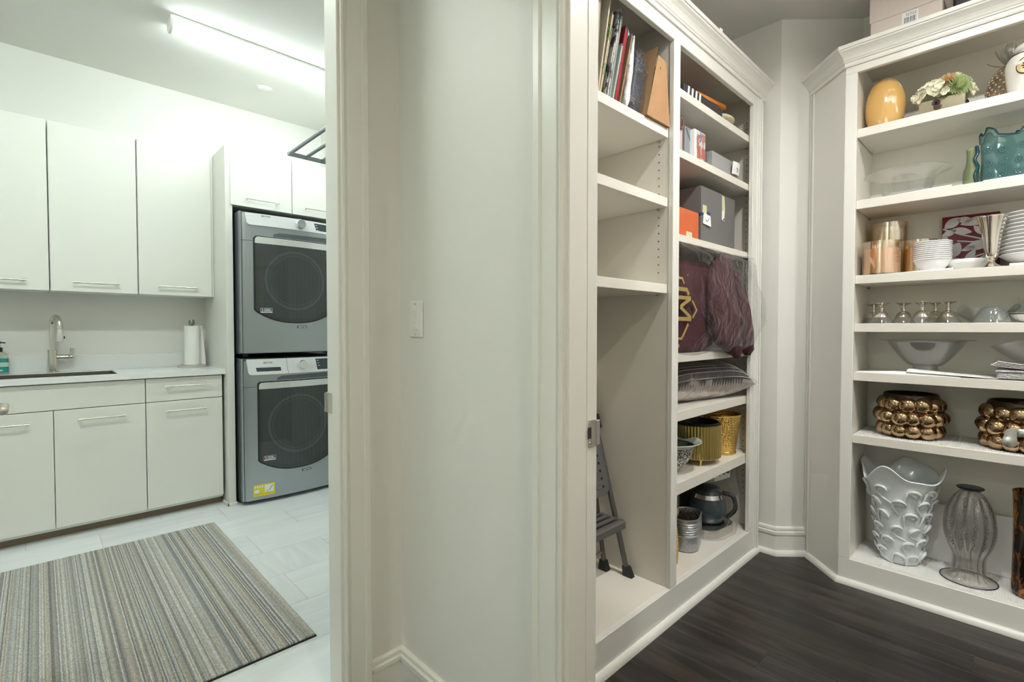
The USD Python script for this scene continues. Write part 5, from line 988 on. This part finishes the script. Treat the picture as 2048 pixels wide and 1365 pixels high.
def tread(y0, y1, z, th, nslots):
    b = part(ld, 'tread', B(xl + 0.012, xr - 0.012, y0, y1, z - th, z, 0.008), 'tread_grey', 'grey plastic tread')
    for k in range(nslots):
        y = y0 + (y1 - y0) * (k + 0.8) / (nslots + 0.6); part(b, 'grip_strip', B(xl + 0.045, xr - 0.04, y - 0.006, y + 0.006, z - 0.001, z + 0.0022, 0.001), 'black_plastic')
tread(0.0, 0.135, 0.245, 0.040, 3)
up = part(ld, 'top_platform', rot(ext(rrect(xl + 0.03, xr - 0.012, 0.33, 0.60, 0.04).difference(shapely.union_all([rrect(xl + 0.06, xr - 0.045, 0.36 + 0.033 * k, 0.372 + 0.033 * k, 0.005) for k in range(7)])), 0.010), 90, (1, 0, 0)).apply_transform(trimesh.transformations.rotation_matrix(-math.atan2(0.215, 0.78), (1, 0, 0))).apply_translation((0, 0.004, 0.02)), 'tread_grey', 'slotted grey top platform folded upright')
part(ld, 'cross_bar', tube([(xl + 0.026, 0.115, 0.075), (xr - 0.026, 0.115, 0.075)], 0.007, 10), 'ladder_light', smooth=40)
part(ld, 'top_rail', tube(curve([rail(xr, 1.0), (xr - 0.02, 0.222, 0.805), (xl + 0.02, 0.222, 0.805), rail(xl, 1.0)], 6), 0.0105, 12), 'ladder_steel', smooth=40)

# --- second bay, top shelf
z = 2.187
pm('felt_orange', (0.72, 0.24, 0.03), 0.7); pm('box_charcoal', (0.045, 0.042, 0.045), 0.6); pm('linen_cream', (0.74, 0.68, 0.50), 0.85, bump=(220, 0.4, 0.002))
sbx = thing('charcoal_box', 'flat charcoal box with white stripes at its left end, uppermost shelf', 'box', (2.225, 1.045, z))
part(sbx, 'box', B(-0.19, 0.195, 0.0, 0.27, 0, 0.070), 'box_charcoal')
for k in range(4): part(sbx, 'stripe', hull([(-0.165 + 0.036 * k + u + v * 0.010, -0.0008, 0.001 + v * 0.068) for u in (0, 0.016) for v in (0, 1)] + [(-0.165 + 0.036 * k + u + v * 0.010, 0.0005, 0.001 + v * 0.068) for u in (0, 0.016) for v in (0, 1)]), 'label_white', 'slanted white stripe')
solo('orange_folder', 'bright orange felt folder lying on the charcoal box, uppermost shelf', 'folder', hull([(-0.15, 0, 0.0), (0.20, 0, 0.040), (0.20, 0.0, 0.059), (-0.15, 0, 0.014), (-0.15, 0.22, 0.0), (0.20, 0.22, 0.034), (0.20, 0.22, 0.050), (-0.15, 0.22, 0.012)]), 'felt_orange', (2.32, 1.062, z + 0.0705), rz=2)
lc = thing('folded_linen', 'folded cream cloth at the right end of the uppermost shelf', 'cloth', (2.556, 1.155, z))
for k in range(2): part(lc, 'fold', bumpy(tr(sc(trimesh.creation.icosphere(3, 1.0), 1, 1, 1).apply_transform(np.diag((0.114 - 0.004 * k, 0.105, 0.0245, 1))), 0, 0, 0.030 + 0.046 * k), 20, 0.002, k), 'linen_cream', smooth=True)

# --- second shelf: small boxes
z = 1.938
pm('box_pink', (0.50, 0.36, 0.36), 0.6, var=(12, (0.58, 0.48, 0.48))); pm('wood_ring', (0.24, 0.10, 0.05), 0.5); pm('file_grey', (0.26, 0.27, 0.28), 0.55); pm('grey_light', (0.36, 0.355, 0.35), 0.6); pm('slate_box', (0.09, 0.095, 0.11), 0.6)
printed('photo_print', (0.62, 0.60, 0.57), [(0.30, 0.18, 0.14), (0.50, 0.16, 0.11)], 26.0, (1, 1, 0.8), 0.50)
pkb = thing('pink_box', 'marbled pink box with a brown ring pull, left end of the small box row', 'box', (2.000, 1.055, z))
part(pkb, 'box', B(-0.10, 0.042, 0, 0.24, 0, 0.125), 'box_pink'); part(pkb, 'ring_pull', tr(rot(sc(trimesh.creation.torus(0.017, 0.0035, major_sections=24, minor_sections=8), 1, 1.3, 1), 90, (1, 0, 0)), 0.022, -0.004, 0.142), 'wood_ring', 'brown ring', smooth=True)
gf = thing('file_box', 'upright slate grey file box between the pink box and the picture card', 'box', (2.092, 1.050, z))
part(gf, 'box', B(-0.038, 0.045, 0, 0.22, 0, 0.142), 'file_grey'); part(gf, 'edge_line', hull([(-0.030, -0.0006, 0.130), (-0.024, -0.0006, 0.136), (0.030, -0.0006, 0.060), (0.034, -0.0006, 0.066), (-0.030, 0.0003, 0.130), (-0.024, 0.0003, 0.136), (0.030, 0.0003, 0.060), (0.034, 0.0003, 0.066)]), 'label_ink')
pc = thing('picture_box', 'white box printed with a reddish photo picture on its front', 'box', (2.156, 1.028, z))
part(pc, 'box', B(-0.055, 0.050, 0, 0.10, 0, 0.136), 'label_white'); part(pc, 'picture', B(-0.036, 0.046, -0.0012, 0.0004, 0.004, 0.130, 0), 'photo_print')
pm('brick_red', (0.42, 0.13, 0.09), 0.6); part(pc, 'picture_lower_half', B(-0.034, 0.0, -0.0016, 0.0, 0.006, 0.070, 0), 'brick_red'); part(pc, 'picture_lower_half', B(0.010, 0.044, -0.0016, 0.0, 0.018, 0.062, 0), 'brick_red'); pm('bow_blue', (0.16, 0.20, 0.50), 0.6); part(pc, 'blue_ribbon', B(-0.003, 0.006, -0.0016, 0.0, 0.092, 0.136, 0), 'bow_blue')
solo('slate_box', 'small dark slate box between the picture box and the grey tagged box', 'box', cat_([B(0, 0.075, 0, 0.22, 0, 0.095)]), 'slate_box', (2.235, 1.07, z))
gb = thing('grey_box', 'light grey flat box with a curled white tag on its right end', 'box', (2.315, 1.045, z))
part(gb, 'box', B(0, 0.30, 0, 0.24, 0, 0.098), 'grey_light')
tg = part(gb, 'tag', rot(sheet(0, 0.085, 0, 0.060, lambda u, v: 0.010 * u * (1 - u) * 4 * 0.6 + 0.006 * v, 0.0006, 8), 90, (1, 0, 0)).apply_translation((0.200, -0.010, 0.030)), 'paper_white', 'curled white tag'); part(tg, 'ink_stroke', tube(curve([(0.235, -0.020, 0.062), (0.247, -0.020, 0.060), (0.249, -0.0195, 0.048), (0.239, -0.0195, 0.045)], 5), 0.0012, 6), 'label_ink')

# --- third shelf: orange box and the two tall grey boxes with notes
z = 1.586
pm('box_orange', (0.66, 0.15, 0.045), 0.6, var=(14, (0.60, 0.12, 0.035))); pm('box_grey', (0.165, 0.16, 0.155), 0.55); pm('note_yellow', (0.66, 0.62, 0.36), 0.7); pm('tape_blue', (0.02, 0.06, 0.22), 0.5)
ob = thing('orange_box', 'orange box with a pale yellow sticky note at its foot', 'box', (1.990, 1.030, z))
part(ob, 'box', B(-0.10, 0.160, 0, 0.12, 0, 0.124), 'box_orange'); part(ob, 'sticky_note', B(0.042, 0.095, -0.0014, 0.0003, -0.0, 0.028, 0), 'note_yellow')
g1 = thing('tall_grey_box', 'tall grey box with a white note and blue tape at its left edge', 'box', (2.200, 1.042, z))
part(g1, 'box', B(0, 0.222, 0, 0.31, 0, 0.262), 'box_grey'); 
n1 = part(g1, 'paper_note', rot(sheet(0, 0.072, 0, 0.052, lambda u, v: 0.006 * u * (1 - v), 0.0006, 7), 90, (1, 0, 0)).apply_transform(trimesh.transformations.rotation_matrix(math.radians(6), (0, 1, 0))).apply_translation((0.012, -0.003, 0.090)), 'paper_white', 'white paper note')
part(n1, 'ink_stroke', tube(curve([(0.030, -0.0085, 0.108), (0.045, -0.0085, 0.103), (0.058, -0.0075, 0.110), (0.066, -0.0075, 0.121)], 5), 0.0011, 6), 'label_ink'); part(g1, 'yellow_note', B(0.012, 0.052, -0.0018, -0.0004, 0.126, 0.176, 0), 'note_yellow')
part(g1, 'tape', B(-0.0012, 0.030, -0.0030, -0.0003, 0.128, 0.138, 0), 'tape_blue', 'blue tape'); part(g1, 'tape', B(0.052, 0.078, -0.0075, -0.0003, 0.138, 0.146, 0), 'tape_blue', 'blue tape'); part(g1, 'side_tape', B(-0.0015, 0.0003, 0.0, 0.030, 0.126, 0.138, 0), 'tape_blue', 'blue tape')
g2 = thing('tall_grey_box', 'tall grey box with a ragged yellow and white note, right of its twin', 'box', (2.428, 1.058, z))
part(g2, 'box', B(0, 0.185, 0, 0.31, 0, 0.272), 'box_grey'); part(g2, 'paper_note', rot(ext(Polygon([(0.012, 0.17), (0.052, 0.155), (0.060, 0.20), (0.052, 0.262), (0.020, 0.266), (0.010, 0.25)]), 0.002), 90, (1, 0, 0)).apply_translation((0, -0.0006, 0)), 'note_yellow', 'yellow paper note')
part(g2, 'white_note', B(0.012, 0.050, -0.0036, -0.0027, 0.140, 0.190, 0), 'paper_white'); part(g2, 'tape', B(0.003, 0.016, -0.0040, -0.0003, 0.176, 0.228, 0), 'tape_blue', 'blue tape'); part(g2, 'tape', B(0.006, 0.026, -0.0046, -0.0003, 0.134, 0.144, 0), 'tape_blue', 'blue tape'); part(g2, 'ink_stroke', tube([(0.036, -0.0040, 0.142), (0.044, -0.0040, 0.152)], 0.003, 6), 'label_ink')

# --- fourth shelf: maroon velvet bag with gold emblem in clear plastic
z = 1.085
pm('velvet', (0.050, 0.0055, 0.013), 0.8, sheen_weight=0.06, sheen_tint=(0.6, 0.25, 0.35), bump=(11, 0.4, 0.012)); pm('velvet_red', (0.20, 0.014, 0.035), 0.7, sheen_weight=0.4, sheen_tint=(0.8, 0.3, 0.4)); pm('gold_foil', (0.68, 0.50, 0.16), 0.35, 0.7)
vb = thing('velvet_bag', 'maroon velvet bag with gold emblem wrapped in clear plastic, hanging over the shelf edge', 'bag', (2.30, 1.02, z + 0.002))
part(vb, 'folded_cloth', bumpy(loft([(-0.20, 0.07, 0.0, 0.19, 0.04), (-0.19, 0.06, 0.03, 0.23, 0.055), (-0.17, 0.06, 0.20, 0.25, 0.055), (-0.16, 0.065, 0.36, 0.24, 0.045), (-0.15, 0.075, 0.42, 0.20, 0.02)], 40, 0.5), 7, 0.006, 1), 'velvet', smooth=True)
part(vb, 'draped_fold', loft([(0.150, -0.050, -0.037, 0.012, 0.010), (0.115, -0.045, -0.012, 0.055, 0.030), (0.055, -0.035, 0.05, 0.120, 0.045), (0.038, -0.020, 0.20, 0.142, 0.050), (0.055, 0.0, 0.33, 0.122, 0.045), (0.095, 0.010, 0.43, 0.072, 0.030), (0.125, 0.012, 0.475, 0.022, 0.015)], 36, 0.85, 0.009, 3), 'velvet', smooth=True)
part(vb, 'inner_lining', loft([(0.185, -0.012, 0.05, 0.008, 0.010), (0.180, -0.010, 0.18, 0.022, 0.016), (0.165, 0.0, 0.31, 0.016, 0.014), (0.15, 0.005, 0.36, 0.006, 0.008)], 20, 0.9, 0.004, 5), 'velvet_red', 'brighter red lining')
part(vb, 'draped_fold', loft([(0.330, -0.030, -0.032, 0.020, 0.012), (0.315, -0.030, 0.0, 0.045, 0.030), (0.300, -0.020, 0.12, 0.062, 0.038), (0.272, -0.005, 0.26, 0.056, 0.035), (0.225, 0.006, 0.38, 0.036, 0.025), (0.200, 0.010, 0.41, 0.012, 0.012)], 32, 0.85, 0.007, 8), 'velvet', smooth=True)
gold = []
def strip(*pts, w=0.0105): gold.append(LineString(pts).buffer(w / 2, cap_style=2, join_style=2))
E_ = 0.0
# emblem drawn in (x, z) of the bag: letters turned on their side inside a six-sided frame
strip((-0.38, 0.318), (-0.330, 0.318), (-0.312, 0.296)); strip((-0.42, 0.272), (-0.290, 0.272), (-0.268, 0.250), w=0.017); strip((-0.42, 0.236), (-0.252, 0.236), w=0.016); strip((-0.252, 0.236), (-0.345, 0.196), w=0.016); strip((-0.345, 0.196), (-0.250, 0.152), w=0.016); strip((-0.42, 0.146), (-0.246, 0.146), w=0.017)
strip((-0.237, 0.226), (-0.196, 0.186), (-0.234, 0.150)); strip((-0.42, 0.062), (-0.330, 0.062), (-0.272, 0.124)); strip((-0.38, 0.010), (-0.352, 0.036))
em = shapely.union_all(gold); cm = []
for g in getattr(em, 'geoms', [em]):
    m_ = face_y(ext(g, 0.0025), 0.0); cm.append(m_)
for m_ in cm: part(vb, 'gold_letter', tr(m_, 0, -0.0045, 0), 'gold_foil', 'gold emblem stroke')
film = loft([(-0.08, 0.0, -0.005, 0.33, 0.060), (-0.03, -0.005, 0.03, 0.40, 0.080), (0.03, -0.015, 0.14, 0.44, 0.095), (0.03, -0.010, 0.22, 0.445, 0.090), (0.0, 0.0, 0.33, 0.41, 0.085), (0.0, 0.0, 0.43, 0.40, 0.070), (0.0, 0.02, 0.47, 0.38, 0.035)], 72, 0.5)
film = bumpy(film, 9, 0.016, 4); v = film.vertices; v[:, 0] = np.clip(v[:, 0], -0.405, 9); inside = v[:, 0] > 0.35; v[inside, 1] = np.minimum(v[inside, 1], -0.040); v[:, 2] = np.where(v[:, 1] > -0.02, np.maximum(v[:, 2], 0.001), v[:, 2]); film.vertices = v
part(vb, 'plastic_cover', film, 'plastic_film', 'wrinkled clear plastic', smooth=True)

# --- fifth shelf: silver sequin cushion in plastic
z = 0.842
pm('satin_silver', (0.60, 0.54, 0.53), 0.24, 0.9, bump=(14, 0.9, 0.02)); pm('sequin', (0.80, 0.77, 0.78), 0.28, 0.8)
sp = thing('sequin_cushion', 'silver sequinned cushion in clear plastic on the fifth shelf', 'cushion', (2.34, 1.19, z + 0.002), rz=-10)
def cushion(w, d, h, n=36, pinch=0.10):
    u, v_ = np.meshgrid(np.linspace(-1, 1, n), np.linspace(-1, 1, n), indexing='ij')
    X_ = w / 2 * u * (1 - pinch * (1 - v_ ** 2) * u ** 2); Y_ = d / 2 * v_ * (1 - pinch * (1 - u ** 2) * v_ ** 2); Z_ = h / 2 * ((1 - u ** 4) * (1 - v_ ** 4)) ** 0.62
    top = np.stack([X_, Y_, Z_], -1).reshape(-1, 3); bot = top * (1, 1, -0.9); F = []; N = n * n
    for i in range(n - 1):
        for j in range(n - 1): a, b, c, d_ = i * n + j, (i + 1) * n + j, (i + 1) * n + j + 1, i * n + j + 1; F += [(a, b, c), (a, c, d_), (N + a, N + c, N + b), (N + a, N + d_, N + c)]
    m = trimesh.Trimesh(np.vstack([top, bot]), F, process=False); m.merge_vertices(); return m
cu = cushion(0.74, 0.34, 0.19); part(sp, 'cushion', tr(rot(bumpy(cu, 14, 0.004, 2), 12, (1, 0, 0)), 0, 0, 0.096), 'satin_silver', smooth=True)
pm('sequin_ground', (0.05, 0.048, 0.05), 0.6)
cs = cushion(0.74, 0.34, 0.19); cs.update_faces(cs.triangles_center[:, 2] > 0.02); cs.remove_unreferenced_vertices(); part(sp, 'top_cloth', tr(rot(tr(cs, 0, 0, 0.0035), 12, (1, 0, 0)), 0, 0, 0.096), 'sequin_ground', 'dark sheet under the sequins', smooth=True)  # near-black layer added over the satin so the sequin rows stand out
sq = []
for i in range(15):
    for j in range(58):
        u, v_ = -0.95 + 1.9 * (j + 0.5 * (i % 2)) / 58, -0.93 + 1.75 * i / 15
        hz = 0.095 * ((1 - u ** 4) * (1 - v_ ** 4)) ** 0.62
        q = hull([(-0.0052, -0.006, 0.002), (0.0052, -0.006, 0.002), (0, -0.0095, 0.003), (-0.0045, 0.005, 0.0), (0.0045, 0.005, 0.0), (0, -0.002, 0.0065)]); q.apply_translation((0.37 * u * (1 - 0.10 * (1 - v_ ** 2) * u * u), 0.17 * v_ * (1 - 0.1 * (1 - u * u) * v_ * v_), hz + 0.0035)); sq.append(q)
part(sp, 'sequins', tr(rot(cat_(sq), 12, (1, 0, 0)), 0, 0, 0.096), 'sequin', 'rows of silver sequins', kind='stuff')
part(sp, 'plastic_cover', tr(rot(bumpy(cushion(0.765, 0.36, 0.205), 11, 0.006, 7), 12, (1, 0, 0)), 0, 0, 0.104), 'plastic_film', 'clear plastic cover', smooth=True)

# --- sixth shelf: speckled bowl, fluted planter, hammered bucket
z = 0.537
printed('speckled', (0.03, 0.035, 0.03), [(0.30, 0.31, 0.28), (0.62, 0.62, 0.56)], 120.0, lo=0.47, rough=0.25)
pm('celadon', (0.16, 0.20, 0.165), 0.2); pm('celadon_rim', (0.52, 0.58, 0.52), 0.15)
bo = thing('speckled_bowl', 'large bowl with black and white speckled outside and green inside', 'bowl', (2.105, 1.150, z))
part(bo, 'outside', lathe(curve([(0, 0), (0.055, 0), (0.060, 0.006), (0.088, 0.040), (0.112, 0.085), (0.122, 0.118)], 5), 56), 'speckled', 'speckled outside', smooth=True)
part(bo, 'inside', lathe(curve([(0.1205, 0.118), (0.110, 0.085), (0.086, 0.042), (0.05, 0.012), (0, 0.008)], 5), 56), 'celadon', 'dull green inside', smooth=True)
part(bo, 'rim', lathe(curve([(0.1215, 0.117), (0.135, 0.127), (0.150, 0.136), (0.152, 0.139), (0.149, 0.1405), (0.133, 0.132), (0.1195, 0.120)], 4), 56), 'celadon_rim', 'pale green flared rim', smooth=True)
fp = thing('fluted_planter', 'gold fluted round planter on small twig feet, sixth shelf', 'planter', (2.345, 1.128, z))
fl_ = lathe([(0, 0.028), (0.112, 0.028), (0.116, 0.032), (0.116, 0.185), (0.118, 0.190), (0.113, 0.192), (0.109, 0.186), (0.109, 0.05), (0, 0.05)], 288); v = fl_.vertices; an = np.arctan2(v[:, 1], v[:, 0]); ro = np.hypot(v[:, 0], v[:, 1]); k_ = np.where((ro > 0.1145) & (v[:, 2] < 0.187), 1 + 0.026 * (np.abs(np.cos(24 * an)) - 0.5), 1.0); fl_.vertices = np.column_stack([v[:, 0] * k_, v[:, 1] * k_, v[:, 2]])
part(fp, 'pot', fl_, 'old_gold', smooth=25); part(fp, 'liner', lathe([(0, 0.15), (0.1085, 0.15), (0.1085, 0.195), (0.1125, 0.197), (0.104, 0.199), (0.100, 0.16), (0, 0.158)], 48), 'black_plastic', 'black liner', smooth=30)
for a in (3.86, 5.95, 1.76):
    c, s_ = 0.106 * math.cos(a), 0.095 * math.sin(a); part(fp, 'foot', cat_([tube([(c, s_, 0.0), (c * 1.05, s_ * 1.05, 0.030)], [0.006, 0.0055], 9), tube([(c * 1.05, s_ * 1.05, 0.022), (c * 1.16 + 0.012 * math.sin(a), s_ * 1.16 - 0.012 * math.cos(a), 0.062)], [0.0055, 0.003], 8), tube([(c * 1.05, s_ * 1.05, 0.022), (c * 1.16 - 0.012 * math.sin(a), s_ * 1.16 + 0.012 * math.cos(a), 0.058)], [0.0055, 0.003], 8)]), 'old_gold', smooth=True)
hk = thing('hammered_bucket', 'shiny gold hammered bucket at the right of the sixth shelf', 'bucket', (2.600, 1.108, z))
mat('gold_hammered', {'tc': ('texture_coordinate', {}), 'v': ('voronoi_texture', {'scale': 115.0, 'randomness': 0.35}), 'b': ('bump', {'strength': 0.9, 'distance': 0.006}), 'p': ('principled_bsdf', {'base_color': (0.83, 0.56, 0.17), 'metallic': 1.0, 'roughness': 0.16})},
    [('tc.object', 'v.vector'), ('v.distance', 'b.height'), ('b.normal', 'p.normal')], 'p.BSDF')
part(hk, 'wall', lathe([(0, 0.0), (0.066, 0.0), (0.070, 0.005), (0.070, 0.012), (0.068, 0.016), (0.092, 0.200), (0.0955, 0.203), (0.0955, 0.209), (0.091, 0.209), (0.089, 0.2), (0.066, 0.02), (0, 0.012)], 72), 'gold_hammered', smooth=30)
part(hk, 'base_band', lathe([(0.0662, 0.0002), (0.0708, 0.005), (0.0708, 0.012), (0.0684, 0.0165)], 72), 'gold', 'plain gold base band', smooth=30); part(hk, 'rim_band', lathe([(0.0925, 0.199), (0.0963, 0.203), (0.0963, 0.2095), (0.0905, 0.2095)], 72), 'gold', 'plain gold rim', smooth=30)

# --- bottom: zinc planter, gold vase, coffee maker
z = 0.132
pm('zinc', (0.42, 0.435, 0.45), 0.34, 0.7, bump=(26, 0.8, 0.01)); pm('moss', (0.06, 0.04, 0.03), 0.9)
zp = thing('zinc_planter', 'oval grey zinc planter with ribbed bands and dried moss', 'planter', (2.272, 1.135, z), rz=18)
def oval(r, h0, prof, n=64):
    """stadium-shaped ring profile [(offset, z)] around a long core"""
    core = LineString([(-0.035, 0), (0.035, 0)]); V = []; 
    for off, zz in prof:
        ring = core.buffer(r + off, quad_segs=24).exterior; V.append(np.array([(*ring.interpolate(t, normalized=True).coords[0], zz) for t in np.linspace(0, 1, n, endpoint=False)]))
    F = []
    for i in range(len(V) - 1):
        for j in range(n): k = (j + 1) % n; F += [(i * n + j, i * n + k, (i + 1) * n + k), (i * n + j, (i + 1) * n + k, (i + 1) * n + j)]
    P = np.vstack(V + [[(0, 0, prof[0][1])], [(0, 0, prof[-1][1])]]); m = len(V)
    for j in range(n): k = (j + 1) % n; F += [(m * n, k, j), (m * n + 1, (m - 1) * n + j, (m - 1) * n + k)]
    me = trimesh.Trimesh(P, F, process=False); me.fix_normals(); return me
bands = [(0.004 * math.sin(i * math.pi) ** 2 + (0.0035 if i % 2 else 0), 0.072 + 0.0055 * i) for i in range(12)]
part(zp, 'pot', oval(0.062, 0, [(-0.012, 0), (-0.004, 0.003), (0.0, 0.012), (0.0, 0.068)] + bands + [(0.0, 0.138), (0.001, 0.150), (0.004, 0.155), (-0.002, 0.157), (-0.005, 0.152), (-0.006, 0.125)]), 'zinc', smooth=35)
ms = []
rr = np.random.default_rng(21)
for k in range(130):
    a, q = rr.uniform(0, 6.28), math.sqrt(rr.uniform(0, 1)); p = np.array((0.075 * q * math.cos(a), 0.046 * q * math.sin(a), 0.130)); d_ = rr.normal(0, 1, 3); d_[2] = abs(d_[2]) * 0.7; d_ /= np.linalg.norm(d_); ms.append(tube(curve([p, p + d_ * 0.014 + rr.normal(0, 0.004, 3), p + d_ * 0.026 + rr.normal(0, 0.006, 3)], 3), 0.0013, 5))
part(zp, 'moss', cat_(ms + [tr(ext(LineString([(-0.035, 0), (0.035, 0)]).buffer(0.056, quad_segs=12), 0.006), 0, 0, 0.122)]), 'moss', 'dried brown moss', kind='stuff')
gvz = thing('gold_vase', 'textured gold vase half hidden behind the bookcase stile', 'vase', (2.010, 1.110, z))
part(gvz, 'body', lathe(curve([(0, 0), (0.045, 0), (0.055, 0.02), (0.058, 0.10), (0.052, 0.175), (0.046, 0.195), (0.050, 0.215), (0.060, 0.235), (0.062, 0.255), (0.056, 0.268), (0.050, 0.255), (0.04, 0.2), (0.045, 0.05), (0, 0.012)], 5), 48), 'gold', smooth=True)
kn = []
for i in range(14):
    for k in range(26): a = (k + 0.5 * (i % 2)) * 2 * math.pi / 26; zz = 0.02 + 0.0115 * i; r = np.interp(zz, [0, 0.02, 0.10, 0.175], [0.045, 0.055, 0.058, 0.052]); kn.append(tr(trimesh.creation.icosphere(1, 0.0052), r * math.cos(a), r * math.sin(a), zz))
part(gvz, 'bead', cat_(kn), 'gold', kind='stuff', smooth=True)
cmk = thing('coffee_maker', 'black and chrome coffee maker wrapped in clear plastic, bottom shelf', 'coffee maker', (2.535, 1.180, z), rz=-8)
UsdGeom.Xformable(stage.GetPrimAtPath(cmk)).AddScaleOp().Set(Gf.Vec3f(1.13, 1.13, 1.13))
part(cmk, 'base', tr(ext(rrect(-0.115, 0.115, -0.115, 0.13, 0.07), 0.038), 0, 0, 0), 'satin_nickel', 'silver base'); part(cmk, 'warming_plate', tr(trimesh.creation.cylinder(0.080, 0.006, sections=36), 0, -0.02, 0.041), 'black_plastic')
part(cmk, 'column', tr(ext(rrect(-0.10, 0.10, 0.06, 0.13, 0.02), 0.28), 0, 0, 0.036), 'black_plastic'); part(cmk, 'head', tr(ext(rrect(-0.105, 0.105, -0.105, 0.13, 0.05), 0.085), 0, 0, 0.255), 'chrome', 'shiny metal head')
part(cmk, 'side_panel', cat_([B(0.094, 0.106, 0.05, 0.125, 0.04, 0.26, 0.004)]), 'chrome'); part(cmk, 'side_panel', cat_([B(-0.106, -0.094, 0.05, 0.125, 0.04, 0.26, 0.004)]), 'chrome')
part(cmk, 'carafe', tr(lathe(curve([(0, 0), (0.06, 0), (0.078, 0.03), (0.082, 0.07), (0.068, 0.115), (0.050, 0.145), (0.054, 0.155), (0, 0.160)], 5), 40), 0, -0.025, 0.045), 'display_black', 'black glass carafe', smooth=True); part(cmk, 'carafe_band', tr(lathe([(0.066, 0.0), (0.0705, 0.0), (0.064, 0.018), (0.060, 0.018)], 40), 0, -0.025, 0.158), 'chrome')
part(cmk, 'carafe_handle', tube(curve([(0.02, -0.088, 0.185), (0.035, -0.132, 0.175), (0.038, -0.140, 0.12), (0.025, -0.108, 0.075)], 6), 0.010, 12), 'black_plastic', smooth=True)
for k in range(3): part(cmk, 'button', tr(rot(trimesh.creation.cylinder(0.007, 0.008, sections=16), 90, (1, 0, 0)), -0.04 + 0.035 * k, -0.108, 0.285), 'label_ink')
part(cmk, 'plastic_cover', bumpy(loft([(0, 0.0, 0.002, 0.130, 0.135), (0, 0, 0.04, 0.132, 0.138), (0, -0.01, 0.10, 0.128, 0.150), (0, 0, 0.20, 0.125, 0.145), (0, 0.0, 0.30, 0.122, 0.132), (0, 0.01, 0.345, 0.110, 0.110)], 56, 0.6), 12, 0.008, 5), 'plastic_film', 'crinkled clear plastic', smooth=True)
